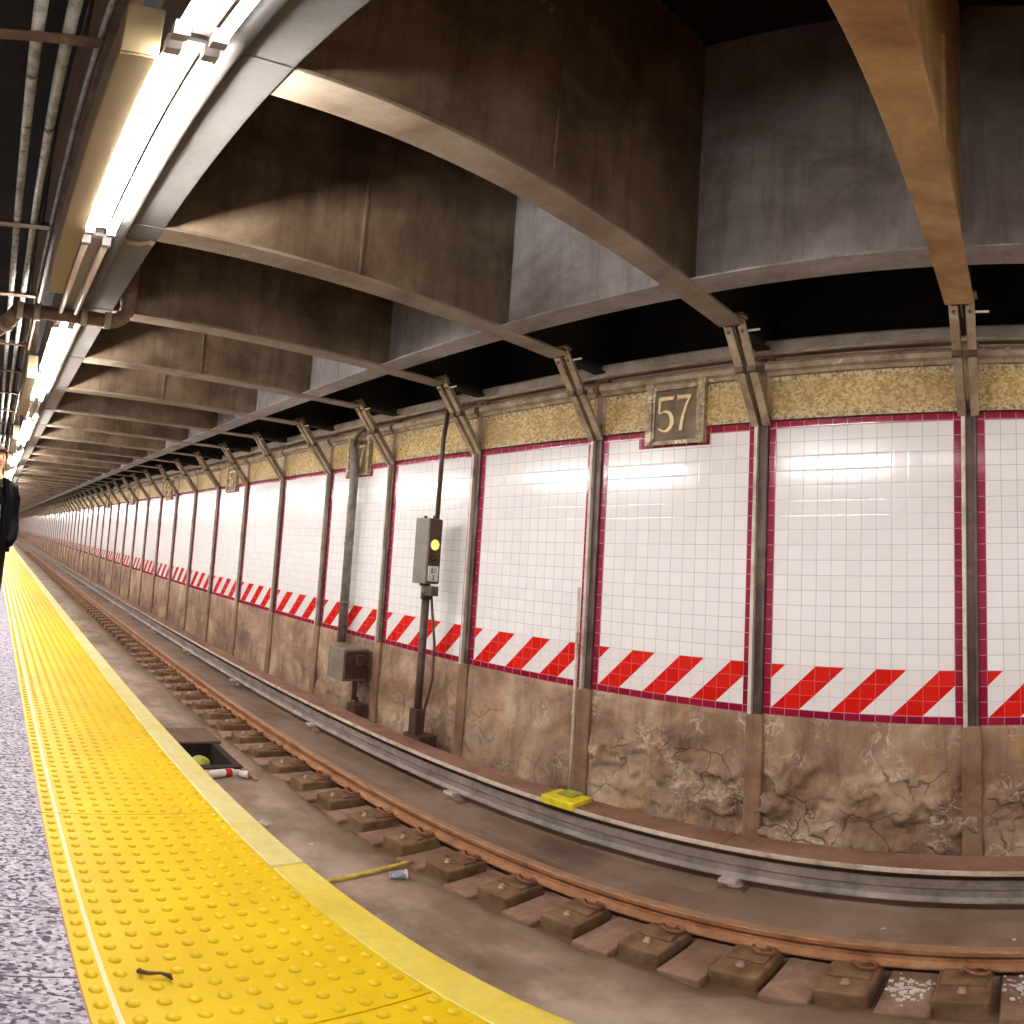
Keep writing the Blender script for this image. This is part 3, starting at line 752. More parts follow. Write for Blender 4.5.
# ================================================================ CONDUITS OVER THE PLATFORM
for y, z, rad, lab in ((-.055, 2.99, .022, 'thick galvanised conduit, leftmost of the three at the top left'),
                  (.045, 2.99, .022, 'thick galvanised conduit, middle of the three at the top left'),
                  (.15, 2.99, .011, 'thin conduit, nearest the beige box of the three at the top left')):
    bm = tube(BM(), [(XL, y, z), (XR, y, z)], rad, 10)
    o = obj('conduit', bm, M['cond']); tag(o, lab, 'conduit', kind='thing')
for y in (-.25, -.34): 
    bm = tube(BM(), [(XL, y, z), (XR, y, z)], .02, 10)
    o = obj('conduit', bm, M['cond']); tag(o, 'conduit further over the platform outside the left edge of the photo', 'conduit', 'conduits beyond the frame', 'thing')
r0 = thing('conduit_hanger', (0,0,0), '', 'hanger bar')
bm = prism(BM(), [(-.03, -.006), (.03, -.006), (.03, 0), (-.024, 0), (-.024, .05), (-.03, .05)], -.62, .160); obj('angle_bar', bm, M['rustbar'], r0)
for y in (-.45, .10): obj('hanger_rod', tube(BM(), [(0, y, 0), (0, y, ROOF-2.955)], .007, 6), M['dark'], r0)
hx = [-2.05, -3.86, -5.2, -6.75, -8.0, -9.4] + [-10.9-1.524*k for k in range(30)]
for i, x in enumerate(hx):
    lab = 'rusty angle bar under the conduits, %s from the top' % ORD[i] if i < 6 else 'tiny rusty angle bar under the far conduits'
    g = None if i < 6 else 'far conduit hangers'
    if i == 0: r0.location = (x, 0, 2.955); r0['label'] = lab
    else: dup(r0, (x, 0, 2.955), lab, g)
# ---- platform side panel (dark) that carries the boxes
bm = box(BM(), XL, XR, .165, .185, 2.90, ROOF); o = obj('rusty_channel', bm, M['rustbar']); tag(o, 'rusty brown channel between the thin conduit and the beige box', 'channel', kind='thing')

# ---- drain pipe that crosses under the girder
r = thing('drain_pipe', (-4.55, .1, 2.60), 'rusty drain pipe crossing under the pale girder with an elbow up into the ceiling', 'pipe')
arc = [(0+.02*math.sin(a)*0, .56+.13*math.sin(a), .13-.13*math.cos(a)) for a in [k*PI/16 for k in range(9)]]
bm = tube(BM(), [(0, -.08, 0), (0, .56, 0)], .052, 16); obj('pipe_run', bm, M['pipe'], r)
bm = tube(BM(), arc + [(0, .69, .5), (0, .69, ROOF-2.60)], .056, 16); obj('elbow', bm, M['pipe'], r)
bm = tube(BM(), [(0, -.08, 0), (-.30, -.17, -.03), (-.42, -.30, -.1), (-.45, -.55, -.12)], .058, 16); obj('elbow', bm, M['pipe'], r)
for y in (-.07, .05, .38, .55):
    bm = tube(BM(), [(0, y-.022, 0), (0, y+.022, 0)], .064, 16); obj('band', bm, M['pipe_band'], r)
bm = tube(BM(), [(-.24, -.15, -.024), (-.275, -.16, -.027)], .070, 16); obj('band', bm, M['pipe_band'], r)

# ================================================================ WALL PIPES, SIGNAL
bm = tube(BM(), [(XL, 4.29, 2.70), (XR, 4.29, 2.70)], .012, 8); o = obj('wall_conduit', bm, M['strut']); tag(o, 'thin conduit running along the wall under the grey ledge', 'conduit', kind='thing')
r = thing('wall_pipe', (-7.12, D-.12, ZB-.1), 'thick grey vertical pipe on the wall in front of the second 57 plaque', 'pipe')
bm = tube(BM(), [(0, 0, 0), (0, 0, 2.25), (-.03, 0, 2.36), (-.06, .0, 2.62)], [.058]*2+[.05, .046], 16); obj('pipe_run', bm, M['gpipe'], r)
pts = [(-.05, 0, 2.42), (-.02, -.02, 2.60), (.1, -.03, 2.70), (.35, -.05, 2.76)]
bm = tube(BM(), pts, .03, 10); obj('branch', bm, M['post'], r)
for z in (.5, 1.25): obj('clamp', tube(BM(), [(0, 0, z), (0, 0, z+.03)], .066, 14), M['gpipe'], r)
r = thing('junction_box', (-6.70, 4.13, -.47), 'grey square junction box on the concrete below the grey pipe', 'junction box', rz=0)
bm = box(BM(), -.20, .14, -.09, .24, 0, .40, .012); obj('body', bm, M['jbox'], r)
bm = box(BM(), -.21, .15, -.105, -.09, .01, .39, .006); obj('lid', bm, M['jbox'], r)
bm = box(BM(), .14, .152, -.07, .22, .03, .37, .004); obj('side_plate', bm, M['jbox_d'], r)
bm = box(BM(), .152, .21, .05, .16, .20, .33, .01); obj('knob', bm, M['jbox_d'], r)
bm = tube(BM(), [(.05, .14, 0), (.05, .14, -.25)], .03, 10); obj('spout', bm, M['jbox_d'], r)
r = thing('outlet_box', (-6.58, 4.25, -.90), 'small dark box below the grey junction box', 'junction box')
bm = box(BM(), -.09, .09, -.06, .12, 0, .15, .01); obj('body', bm, M['jbox_d'], r)
bm = tube(BM(), [(-.05, .05, .15), (-.07, .06, .21)], .022, 10); obj('pipe_stub', bm, M['jbox_d'], r)

r = thing('signal', (-5.17, 4.06, -.80), 'railway signal with a lit amber lamp on a post by the wall', 'signal')
zb = 1.615
bm = box(BM(), -.225, 0, 0, .172, zb, zb+.67, .012); obj('case', bm, M['sig_side'], r)
f = box(BM(), 0, .016, .006, .166, zb+.01, zb+.66, .005); fo = obj('face', f, M['sig_face'], r)
yc = .072
bm = lathe(BM(), [(.060, .016), (.066, .03), (.058, .034), (.053, .026)], 20, 'x', (0, yc, zb+.40)); obj('lens_ring', bm, M['sig_face'], r)
bm = lathe(BM(), [(.055, .014), (.054, .03), (.034, .044), (.008, .048)], 20, 'x', (0, yc, zb+.40)); obj('lens', bm, M['amber'], r)['label'] = 'lit amber lens'
bm = lathe(BM(), [(.032, .016), (.034, .036), (.02, .038)], 16, 'x', (0, yc-.005, zb+.265)); obj('lens', bm, M['lens'], r)['label'] = 'small dark unlit lens'
bm = box(BM(), .016, .026, .012, .142, zb+.03, zb+.185, .008); pl_ = obj('number_plate', bm, M['white'], r)
def strokes(segs, x, w):
    bm = BM()
    for (y0, z0, y1, z1) in segs:
        d = Vector((y1-y0, z1-z0)).normalized(); nn = Vector((-d.y, d.x))*w/2; e = d*w/2
        p = [Vector((y0, z0))-e+nn, Vector((y1, z1))+e+nn, Vector((y1, z1))+e-nn, Vector((y0, z0))-e-nn]
        prism(bm, p, x, x+.002, 'yz')
    return bm
z = zb+.135; seg = [(.068,z-.02,.068,z+.022),(.068,z+.022,.086,z+.018),(.086,z+.018,.068,z+.002),(.068,z+.002,.088,z-.010),(.088,z-.010,.068,z-.02),
       (.110,z-.02,.110,z+.022)]
z = zb+.068; seg += [(.084,z+.016,.098,z+.024),(.098,z+.024,.104,z+.010),(.104,z+.010,.082,z-.02),(.082,z-.02,.106,z-.02)]
seg = [(a-.016, b, c-.016, d) for a, b, c, d in seg]
obj('lettering', strokes(seg, .026, .007), M['ink'], pl_)
for x, z0_, z1_ in ((-.18, zb+.67, zb+.70), (-.03, zb+.67, zb+.70), (-.18, zb-.03, zb)): obj('stud', tube(BM(), [(x, .09, z0_), (x, .09, z1_)], .018, 8), M['sig_face'], r)
bm = tube(BM(), [(-.10, .10, .12), (-.10, .10, zb)], .042, 14); obj('post', bm, M['post'], r)
bm = tube(BM(), [(-.10, .10, zb-.16), (-.10, .10, zb-.02)], .056, 14); obj('collar', bm, M['post'], r)
bm = box(BM(), -.05, .04, .05, .15, zb-.12, zb-.02, .008); obj('bracket', bm, M['post'], r)
bm = box(BM(), -.20, .08, .01, .23, -.365, .03, .008); obj('base', bm, M['jbox_d'], r)
bm = box(BM(), -.16, -.04, .04, .16, .03, .30, .012); obj('sleeve', bm, M['jbox_d'], r)
bm = tube(BM(), [(0, .10, zb+.67), (0, .11, zb+1.5), (0, .16, zb+1.86)], .024, 10); obj('conduit', bm, M['post'], r)
bm = tube(BM(), [(-.05, .15, .3), (-.02, .2, .62), (-.03, .2, 1.0), (-.05, .13, 1.5)], .014, 8); obj('cable', bm, M['post'], r)

# drop pipe and yellow marker
r = thing('drop_pipe', (-3.44, D-.085, -1.0), 'thin cream pipe running down the concrete to the yellow box', 'pipe')
bm = tube(BM(), [(-.012, 0, 1.9), (0, 0, 1.0), (.03, -.03, 0)], .014, 10); obj('pipe_run', bm, M['post_l'], r)
for z in (.8, 1.5): obj('clamp', tube(BM(), [(-.0, 0, z), (-.0, 0, z+.03)], .02, 10), M['post_l'], r)
r = thing('marker_box', (-3.13, 3.93, -.80), 'bright yellow box sitting on the cover board edge', 'marker box')
bm = box(BM(), -.14, .17, -.13, .10, -.03, .04, .01); obj('body', bm, M['yel'], r)
bm = box(BM(), -.06, .08, -.04, .10, .045, .055, .004); obj('hatch', bm, M['bag'], r)

# ================================================================ RAILS
def rail_profile():
    return [(-.06, 0), (.06, 0), (.06, .012), (.012, .03), (.010, .075), (.034, .088), (.035, .118), (.028, .124), (-.028, .124), (-.035, .118), (-.034, .088), (-.010, .075), (-.012, .03), (-.06, .012)]
for y, lab in ((3.305, 'rusty orange running rail beside the rail ties'), (1.80, 'running rail hidden under the platform edge')):
    r = thing('running_rail', (0, y, -1.194), lab, 'rail')
    bm = prism(BM(), rail_profile(), XL, XR, 'yz'); obj('rail_body', bm, M['rail'], r)
    bm = box(BM(), XL, XR, -.026, .026, .124, .1255); obj('worn_head', bm, M['railtop'], r)
r = thing('third_rail', (0, 3.93, -1.165), 'grey contact rail under the brown cover board', 'rail')
prof = [(-.05, .09), (.05, .09), (.05, .10), (.03, .13), (.03, .18), (.045, .195), (.045, .27), (-.045, .27), (-.045, .195), (-.03, .18), (-.03, .13), (-.05, .10)]
bm = prism(BM(), prof, XL, XR, 'yz'); obj('rail_body', bm, M['third'], r)
r = thing('cover_board', (0, 3.82, -.83), 'long brown cover board with a pale front rim above the contact rail', 'cover board')
for k in range(-38, 2): obj('board', box(BM(), k*3.05+1.24+.003, (k+1)*3.05+1.24-.003, .006, .245, 0, .03, .003), M['cover'], r)
bm = box(BM(), XL, XR, -.006, .006, -.004, .032, .003); obj('rim', bm, M['coverrim'], r)
r0 = thing('rail_insulator', (0,0,0), '', 'insulator')
bm = lathe(BM(), [(.05, 0), (.055, .02), (.035, .035), (.05, .05), (.03, .075), (.03, .095)], 14); obj('porcelain_body', bm, M['insul'], r0)
bm = box(BM(), -.09, .09, -.09, .07, -.02, .004, .004); obj('foot', bm, M['pad'], r0)
bm = box(BM(), -.06, .06, -.13, .06, .07, .10, .004); obj('cap', bm, M['insul'], r0)
for i in range(28):
    x = -1.75 - 2.56*i
    lab = ['pale insulator under the contact rail, nearest the right edge', 'pale insulator under the contact rail, left of the yellow box',
           'pale insulator under the contact rail, below the junction boxes'][i] if i < 3 else 'tiny distant pale insulator under the contact rail'
    g = None if i < 3 else 'distant rail insulators'
    loc = (x, 3.93, -1.16)
    if i == 0: r0.location = loc; r0['label'] = lab
    else: dup(r0, loc, lab, g)

# ---- ties with plate, bolt and spring clip; filler slabs between them
def make_tie():
    r = thing('rail_tie', (0,0,0), '', 'rail tie')
    bm = box(BM(), -.125, .125, -.34, .06, 0, .19, .014); obj('block', bm, M['tie'], r)
    bm = box(BM(), -.10, .10, -.19, .03, .19, .206, .004); obj('tie_plate', bm, M['plate'], r)
    bm = lathe(BM(), [(.026, .19), (.026, .20), (.016, .20), (.016, .222)], 6, 'z', (0, -.245, 0)); obj('bolt', bm, M['bolt'], r)
    bm = tube(BM(), [(.0, -.07, .205), (.0, -.09, .25), (.02, -.135, .262), (.06, -.15, .25), (.10, -.125, .236), (.112, -.08, .228), (.09, -.045, .226), (.055, -.05, .232)], .011, 8)
    obj('spring_clip', bm, M['clip'], r)
    return r
def make_pad():
    r = thing('filler_slab', (0,0,0), '', 'slab')
    bm = box(BM(), -.115, .115, -.42, .05, 0, .135, .012); obj('slab', bm, M['pad'], r)
    return r
t0, p0 = make_tie(), make_pad()
for i in range(110):
    x = -.28 - .5155*i
    n_ = 'tie'
    far = i >= 16
    lab = 'rail tie block with bolt and clip, %s from the lower right corner' % ORD[i] if not far else 'tiny distant rail tie block past the sixteenth from the right'
    g = 'distant rail ties' if far else None
    loc = (x, 3.28, -1.385); 
    if i == 0: t0.location = loc; t0['label'] = lab
    else: dup(t0, (x + random.uniform(-.01, .01), 3.28, -1.385 + random.uniform(-.006, .004)), lab, g, skip=('bolt',) if i > 50 else ())
    if i >= 24: continue
    lab = 'flat brown filler slab between ties, %s from the lower right corner' % ORD[i] if i < 12 else 'flat filler slab between ties past the twelfth from the right'
    g = 'distant filler slabs' if i >= 12 else None
    loc = (x - .238, 3.28, -1.378 if i < 5 else -1.395)
    if i == 0: p0.location = loc; p0['label'] = lab
    else: dup(p0, loc, lab, g)
for x in (.2355, .751, 1.2665):
    dup(t0, (x, 3.28, -1.385), 'rail tie block beyond the right edge of the photo', 'ties beyond the frame')
    dup(p0, (x - .238, 3.28, -1.39), 'filler slab beyond the right edge of the photo' if x > .3 else 'filler slab cut by the right edge of the photo', 'slabs beyond the frame' if x > .3 else None)

# ================================================================ PLATFORM EDGE
PL = 1.232
def make_tactile():
    r = thing('tactile_panel', (0,0,0), '', 'tactile panel')
    bm = box(BM(), .002, PL-.002, 0, .636, -.016, 0, .002); obj('base_plate', bm, M['tact'], r)
    bm = BM(); n = 10
    for j in range(11):
        for i in range(21):
            cx_, cy_ = .0293 + i*.0587, .029 + j*.0587
            if cx_ > PL-.02: continue
            rings = []
            for rr, h in ((.0145, 0), (.0130, .004), (.0095, .0068), (.004, .0078)):
                rings.append([bm.verts.new((cx_+rr*math.cos(2*PI*k/n), cy_+rr*math.sin(2*PI*k/n), h)) for k in range(n)])
            for a, b in zip(rings, rings[1:]):
                for k in range(n): bm.faces.new((a[k], a[(k+1) % n], b[(k+1) % n], b[k])).smooth = True
            bm.faces.new(rings[-1]).smooth = True
    o = obj('dome', bm, M['tact'], r); o['kind'] = 'stuff'
    return r
tp = make_tactile(); first = True
for i in range(-6, 94):
    x = -2.245 - PL*i
    if x < XL: break
    if i < -1: lab, g = 'yellow tactile panel nearer than the bottom edge of the photo', 'tactile panels beyond the frame'
    elif i == -1: lab, g = 'yellow domed tactile panel with a dry leaf on it, at the bottom of the photo', None
    elif i == 0: continue_lab = None; lab, g = 'yellow domed tactile panel, second from the bottom of the photo', None
    elif i < 6: lab, g = 'yellow domed tactile panel, %s from the bottom of the photo' % ORD[i+1], None
    else: lab, g = 'distant yellow tactile panel past the seventh from the bottom', 'distant tactile panels'
    loc = (x - PL if False else x, .267, 0)
    if first: tp.location = loc; tp['label'] = lab; tp['group'] = g; first = False
    else: dup(tp, loc, lab, g)
def make_lip(L, mat):
    r = thing('edge_lip', (0,0,0), '', 'platform edge')
    bm = box(BM(), .003, L-.003, 0, .112, -.12, .002, .006); obj('lip', bm, mat, r)
    return r
r = make_lip(5.0, M['lip_near']); r.location = (-1.77, .904, 0); r['label'] = 'golden yellow platform edge slab at the bottom, nearer than the joint'
l1 = make_lip(5.0, M['lip_pale'])
for i in range(23):
    lab = 'pale yellow platform edge slab just beyond the joint' if i == 0 else 'narrow distant pale yellow platform edge slab'
    g = None if i == 0 else 'distant edge slabs'
    loc = (-1.77 - 5.0*(i+1), .904, 0)
    if i == 0: l1.location = loc; l1['label'] = lab
    else: dup(l1, loc, lab, g)
dup(r, (3.23, .904, 0), 'yellow platform edge slab beyond the frame on the right', 'edge slabs beyond the frame')

# ================================================================ LITTER
r = thing('bottle', (-5.79, 2.38, -1.222), 'white plastic bottle with a red label lying on the mud', 'bottle', rz=math.radians(100))
bm = lathe(BM(), [(.004, -.17), (.036, -.165), (.042, -.15), (.042, .02), (.037, .07), (.020, .10), (.016, .12)], 16, 'x'); obj('body', bm, M['white'], r)
bm = lathe(BM(), [(.0425, -.02), (.0432, -.015), (.0432, .045), (.0405, .05)], 16, 'x'); obj('label', bm, M['redlab'], r)
bm = lathe(BM(), [(.022, .115), (.022, .14), (.020, .144)], 16, 'x'); obj('cap', bm, M['white'], r)
r = thing('paper_cup', (-5.73, 2.53, -1.222), 'crumpled white paper cup beside the red labelled bottle', 'cup', rz=.9)
bm = lathe(BM(), [(.03, -.04), (.032, -.03), (.042, .045), (.045, .05), (.040, .05), (.030, -.025)], 16, 'x'); obj('cup_wall', bm, M['paper'], r)
r = thing('plank', (-6.05, 2.62, -1.262), 'thin grey stick lying past the bottle by the ties', 'stick')
bm = box(BM(), .1, .45, -.02, .02, .0, .025, .004); obj('wood', bm, M['pad'], r)
r = thing('stick', (-3.56, 2.3, -1.255), 'yellow stick lying across the mud towards the rail', 'stick', rz=math.radians(93.5))
bm = box(BM(), -.45, .60, -.016, .016, -.004, .02, .004); obj('wood', bm, M['yelstick'], r)
bm = box(BM(), .56, .605, -.018, .018, -.005, .021, .003); obj('tip', bm, M['pad'], r)
r = thing('plastic_cup', (-3.43, 2.66, -1.226), 'clear plastic cup lying by the end of the yellow stick', 'cup', rz=1.15)
bm = lathe(BM(), [(.026, -.055), (.028, -.05), (.034, .05), (.037, .055), (.033, .053), (.026, -.048)], 18, 'x'); obj('cup_wall', bm, M['clear'], r)
bm = lathe(BM(), [(.0355, .047), (.039, .05), (.039, .058), (.0355, .06)], 18, 'x'); obj('rim', bm, M['white'], r)
r = thing('pit_cover', (-7.1, 2.35, -1.262), 'flat brown cover slab beside the broken dark pit', 'slab')
bm = box(BM(), -.28, .28, -.35, .36, -.02, .035, .01); obj('slab', bm, M['slab'], r)
r = thing('bag', (-6.24, 2.27, -1.27), 'yellow green plastic bag in the dark pit by the platform edge', 'bag')
bm = BM(); bmesh.ops.create_icosphere(bm, subdivisions=3, radius=.095)
for v in bm.verts:
    n = noise.fractal(v.co*9, 1, 2, 3); v.co *= 1 + .3*n; v.co.z *= .8
obj('sack', bm, M['bag'], r, True)
r = thing('sump', (-6.44, 2.33, -1.25), 'dark open sump pit between the cover slab and the bottle', 'pit')
obj('pit_floor', box(BM(), -.43, .43, -.30, .33, -.40, -.38), M['pit'], r)  # floor and lining added, with the pit's shade in their colour
bm = ring_frame(BM(), [(-.43, -.30), (.43, -.30), (.45, .31), (-.43, .33)], [(-.36, -.24), (.33, -.24), (.36, .23), (-.36, .26)], -.38, .006, 'xy'); obj('pit_lining', bm, M['pit'], r)
# paper scraps
def scrap(x, y, z, s, lab):
    r = thing('paper_scrap', (x, y, z), lab, 'litter', rz=random.uniform(0, 3))
    bm = BM(); g = [[bm.verts.new(((i-1.5)*s/3, (j-1)*s/3, .3*s*abs(noise.noise(Vector((i*.9+x*7, j*.8+y*5, 1)))) + .002)) for j in range(3)] for i in range(4)]
    for a, b in zip(g, g[1:]):
        for k in range(2): bm.faces.new((a[k], b[k], b[k+1], a[k+1]))
    bmesh.ops.solidify(bm, geom=bm.faces[:], thickness=.004)
    obj('sheet', bm, M['paper'], r); return r
scrap(-1.35, 1.78, -1.252, .045, 'white scrap on the mud near the bottom edge, left of its twin')
scrap(-1.28, 1.80, -1.252, .04, 'white scrap on the mud near the bottom edge, right of its twin')
scrap(-4.62, 2.26, -1.252, .09, 'white scrap on the mud left of the yellow stick')
scrap(-4.15, 2.42, -1.252, .05, 'small white scrap between the yellow stick and the bottle')
scrap(-6.0, 2.98, -1.29, .10, 'white scrap in the trough by the ties beyond the bottle')
scrap(-.06, 3.55, -1.155, .03, 'tiny white scrap on the bench near the right edge')
scrap(-.75, 3.62, -1.155, .03, 'tiny white scrap on the bench below the contact rail')
scrap(-12.6, 1.9, -1.252, .14, 'pale scrap on the mud far down beside the platform edge')
# broken white plaster on two filler slabs: nobody could count the crumbs
for (cx_, cy_, top, lab) in ((-.518, 3.10, -1.25, 'white plaster crumbs spilled on the filler slab near the right corner'), (0.0, 3.13, -1.25, 'white plaster crumbs at the right edge of the photo')):
    bm = BM()
    for k in range(90):
        s = random.uniform(.003, .011); x, y = random.gauss(0, .05), random.gauss(0, .06)
        x = max(-.1, min(.1, x))
        box(bm, x-s, x+s, y-s*.8, y+s*.8, 0, s*1.1)
    o = obj('plaster_crumbs', bm, M['paper'], None, loc=(cx_, cy_, -1.244)); tag(o, lab, 'crumbs', kind='stuff')
# dry leaf on the tactile strip
r = thing('dry_leaf', (-1.255, .425, .004), 'dark curled dry leaf on the yellow strip near the bottom', 'leaf', rz=.5)
bm = tube(BM(), [(-.040, -.012, .006), (-.028, -.026, .012), (-.008, -.018, .014), (.004, .004, .012), (.02, .012, .010), (.034, .006, .008)], [.003, .007, .005, .004, .007, .002], 6)
obj('blade', bm, M['leaf'], r)

# ================================================================ PERSON
def skin_mesh(name, verts, edges, radii, mat, parent, sub=2, root=0):
    me = bpy.data.meshes.new(name+'_src'); me.from_pydata(verts, edges, [])
    o = bpy.data.objects.new(name+'_src', me); COL.objects.link(o)
    md = o.modifiers.new('s', 'SKIN'); md.use_smooth_shade = True
    for i, rd in enumerate(radii):
        sv = me.skin_vertices[0].data[i]; sv.radius = rd if isinstance(rd, tuple) else (rd, rd); sv.use_root = (i == root)
    o.modifiers.new('u', 'SUBSURF').levels = sub
    dg = bpy.context.evaluated_depsgraph_get(); dg.update()
    out = bpy.data.meshes.new_from_object(o.evaluated_get(dg))
    bpy.data.objects.remove(o); bpy.data.meshes.remove(me)
    out.name = name; out.materials.clear(); out.materials.append(mat)
    for p in out.polygons: p.use_smooth = True
    return link(bpy.data.objects.new(name, out), parent)
pr = thing('person', (-6.12, -.035, 0), 'person in a dark coat and pale blue shirt standing at the left edge', 'person', rz=math.radians(22))
V, E_, Rd = [], [], []
def add(p, r, to=None):
    V.append(p); Rd.append(r)
    if to is not None: E_.append((to, len(V)-1))
    return len(V)-1
# local frame: faces +X, left arm towards +Y
pel = add((0, 0, .94), .115); ab = add((.0, 0, 1.10), .105, pel); ch = add((.0, 0, 1.28), .115, ab)
nk0 = add((0, 0, 1.41), .075, ch); nk = add((.01, 0, 1.53), .052, nk0); hd0 = add((.02, 0, 1.60), (.078, .066), nk)
hd1 = add((.02, 0, 1.68), (.095, .075), hd0); hd2 = add((.01, 0, 1.755), (.062, .055), hd1)
for s in (1, -1):
    sh = add((-.005, s*.165, 1.375), .048, nk0); el = add((-.03, s*.226, 1.12), .038, sh); wr = add((.06, s*.185, .93), .026, el)
    pm = add((.07, s*.12, .87), (.018, .032), wr)
    for k, (dx, L, rr) in enumerate(((.034, .085, .0095), (.012, .095, .010), (-.010, .088, .0095), (-.030, .068, .0085))):
        f1 = add((.07, s*.10, .855+dx*.9), rr, pm); f2 = add((.075, s*(.10-L*.45), .845+dx*.9), rr*.95, f1); add((.07, s*(.10-L*.9), .838+dx*.85), rr*.8, f2)
    tb = add((.075, s*.105, .905), .011, pm); add((.08, s*.08, .915), .0095, tb)
    hp = add((0, s*.085, .88), .088, pel); kn = add((.01, s*.095, .50), .056, hp); an = add((-.02, s*.10, .10), .038, kn)
    ft = add((.05, s*.105, .045), (.036, .03), an); add((.16, s*.115, .03), (.034, .022), ft)
body = skin_mesh('body', V, E_, Rd, M['skin'], pr)
# clothing follows the same limbs a little larger
def loft(bm, rings, n=24):
    out = []
    for (x, y, z, rx, ry) in rings:
        out.append([bm.verts.new((x+rx*math.cos(2*PI*k/n), y+ry*math.sin(2*PI*k/n), z)) for k in range(n)])
    for p, q in zip(out, out[1:]):
        for k in range(n): bm.faces.new((p[k], p[(k+1) % n], q[(k+1) % n], q[k])).smooth = True
    for rg in (out[0], out[-1]): bm.faces.new(rg)
    return bm
bm = loft(BM(), [(0, 0, .80, .13, .18), (0, 0, .92, .135, .18), (0, 0, 1.03, .115, .155)])
for s in (1, -1):
    loft(bm, [(-.02, s*.105, .055, .068, .058), (-.015, s*.103, .14, .066, .058), (.012, s*.098, .50, .078, .068), (.005, s*.09, .80, .095, .088), (0, s*.088, .86, .10, .09)], 18)
obj('trousers', bm, M['trouser'], pr)
bm = loft(BM(), [(0, 0, .79, .158, .215), (0, 0, .83, .16, .215), (.0, 0, 1.02, .142, .192), (.005, 0, 1.25, .15, .205), (.0, 0, 1.36, .135, .205), (-.005, 0, 1.425, .11, .16), (-.01, 0, 1.47, .08, .095), (-.012, 0, 1.505, .068, .070)], 28)
for s in (1, -1):
    tube(bm, [(0, s*.13, 1.41), (-.005, s*.185, 1.385), (-.015, s*.212, 1.30), (-.03, s*.228, 1.12), (.01, s*.228, 1.02), (.07, s*.20, .93), (.10, s*.16, .88), (.11, s*.13, .87)], [.06, .078, .076, .064, .062, .056, .052, .045], 14)
obj('coat', bm, M['coat'], pr)
# open coat front: shirt panel, lapels
bm = BM()
for (pts, x) in (([( -.055, .96), (.055, .96), (.062, 1.25), (.04, 1.46), (-.04, 1.46), (-.062, 1.25)], .128),):
    ring = []
    for (y, z_) in pts: ring.append((x + .022*(1-abs(y)/.07) + (.012 if 1.1 < z_ < 1.35 else -.03 if z_ > 1.4 else 0), y, z_))
    cvert = bm.verts.new((x+.03, 0, 1.2)); vs = [bm.verts.new(p) for p in ring]
    for i in range(len(vs)): bm.faces.new((vs[i], vs[(i+1) % len(vs)], cvert))
bmesh.ops.solidify(bm, geom=bm.faces[:], thickness=.02)
obj('shirt', bm, M['shirt'], pr, True)
for s in (1, -1):
    bm = prism(BM(), [(s*.05, 1.0), (s*.085, 1.0), (s*.10, 1.3), (s*.075, 1.46), (s*.03, 1.47), (s*.065, 1.3)], .125, .166, 'yz'); obj('lapel', bm, M['coat'], pr)
    bm = BM(); bmesh.ops.create_uvsphere(bm, u_segments=16, v_segments=10, radius=1)
    for v_ in bm.verts:
        v_.co = Vector((v_.co.x*.135 + .05, v_.co.y*.050 + s*.108, max(0, v_.co.z*.062*(1.15 - .5*max(0, v_.co.x)) + .035)))
    obj('shoe', bm, M['shoe'], pr, True)
    bm = BM(); bmesh.ops.create_uvsphere(bm, u_segments=10, v_segments=8, radius=.010, matrix=Matrix.Translation((.106, s*.031, 1.665))); obj('eye', bm, M['eye'], pr, True)
    bm = BM(); bmesh.ops.create_uvsphere(bm, u_segments=12, v_segments=8, radius=1)
    for v_ in bm.verts: v_.co = Vector((v_.co.x*.018 + .01, v_.co.y*.009 + s*.075, v_.co.z*.032 + 1.655))
    obj('ear', bm, M['skin'], pr, True)
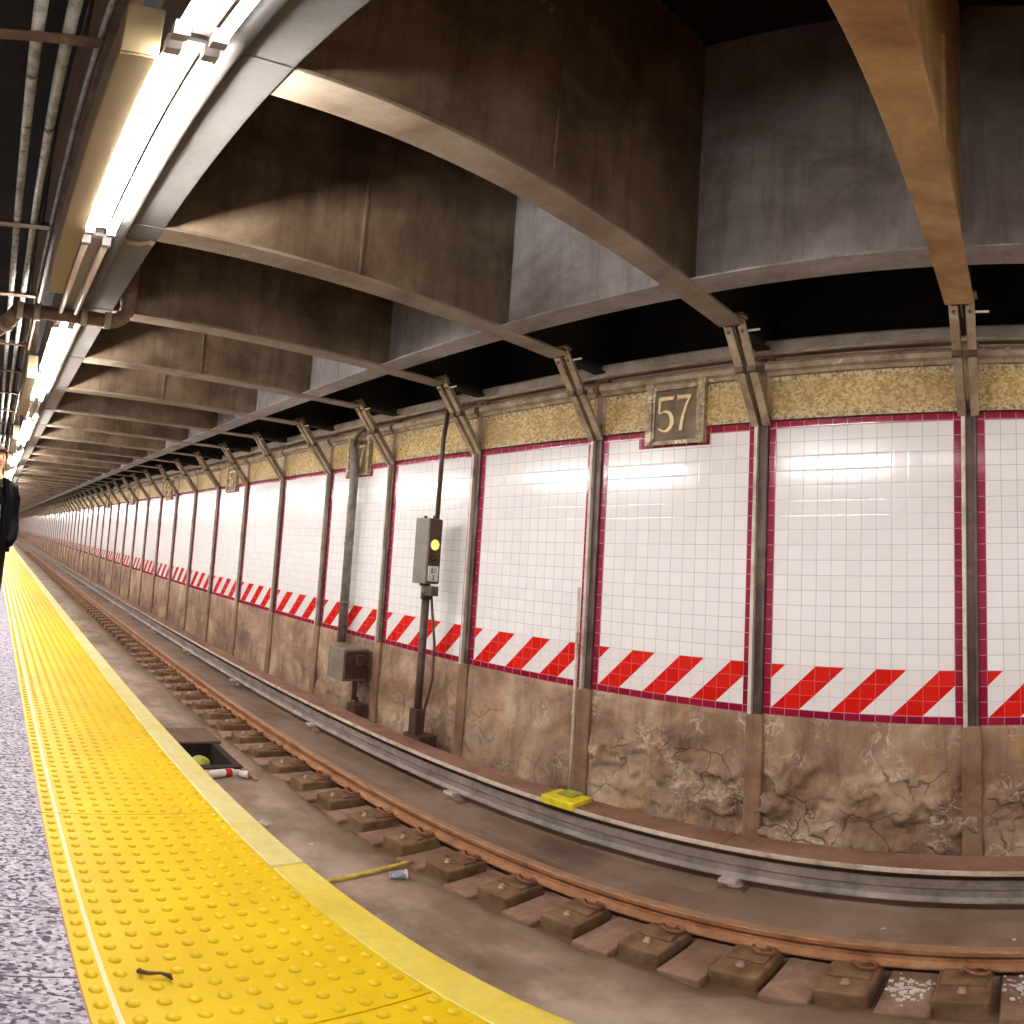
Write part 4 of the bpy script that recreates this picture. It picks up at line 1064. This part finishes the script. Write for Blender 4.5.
bm = BM(); tube(bm, [(.104, 0, 1.672), (.118, 0, 1.645), (.125, 0, 1.628), (.108, 0, 1.616)], [.006, .010, .014, .006], 10); obj('nose', bm, M['skin'], pr, True)
bm = BM(); tube(bm, [(.092, -.024, 1.590), (.104, 0, 1.588), (.092, .024, 1.590)], [.003, .007, .003], 8); obj('mouth', bm, M['lip'], pr, True)
bm = BM(); bmesh.ops.create_uvsphere(bm, u_segments=28, v_segments=18, radius=1)
for v_ in list(bm.verts):
    c = v_.co.copy(); n = noise.fractal(c*5, 1, 2, 3)
    v_.co = Vector((c.x*.112 + .004, c.y*.090, c.z*.112 + 1.685))*1 + c*.010*n
bmesh.ops.delete(bm, geom=[v_ for v_ in bm.verts if (v_.co.x > .05 and v_.co.z < 1.715) or v_.co.z < 1.60], context='VERTS')
bmesh.ops.solidify(bm, geom=bm.faces[:], thickness=.012)
obj('hair', bm, M['hair'], pr, True)

# ================================================================ CAMERA
cam = bpy.data.cameras.new('camera'); co = bpy.data.objects.new('camera', cam); COL.objects.link(co)
R_ = Matrix(((0.713687, -0.700281, 0.016033), (0.697975, 0.709036, -0.100496), (0.059008, 0.082914, 0.994808)))
cm = Matrix((R_.col[0], R_.col[2], -R_.col[1])).transposed().to_4x4(); cm.translation = (0, 0, EYE)
co.matrix_world = cm
cam.type = 'PANO'                       # the photograph is a stitched 90 by 90 degree panorama
cam.panorama_type = 'EQUIRECTANGULAR'
cam.latitude_min = -PI/4; cam.latitude_max = PI/4
cam.longitude_min = -PI/4; cam.longitude_max = PI/4
cam.clip_start = .02; cam.clip_end = 400
scene.camera = co
# ================================================================ WORLD AND VIEW
w = bpy.data.worlds.new('world'); scene.world = w; w.use_nodes = True
w.node_tree.nodes['Background'].inputs[0].default_value = (.02, .02, .022, 1)
vs = scene.view_settings
scene.display_settings.display_device = 'sRGB'
vs.view_transform = 'Standard'; vs.look = 'None'; vs.gamma = 1; vs.use_curve_mapping = False; vs.exposure = 1.95
try:
    scene.cycles.use_denoising = True; scene.cycles.max_bounces = 8; scene.cycles.diffuse_bounces = 5
    scene.cycles.sample_clamp_indirect = 6
except Exception: pass
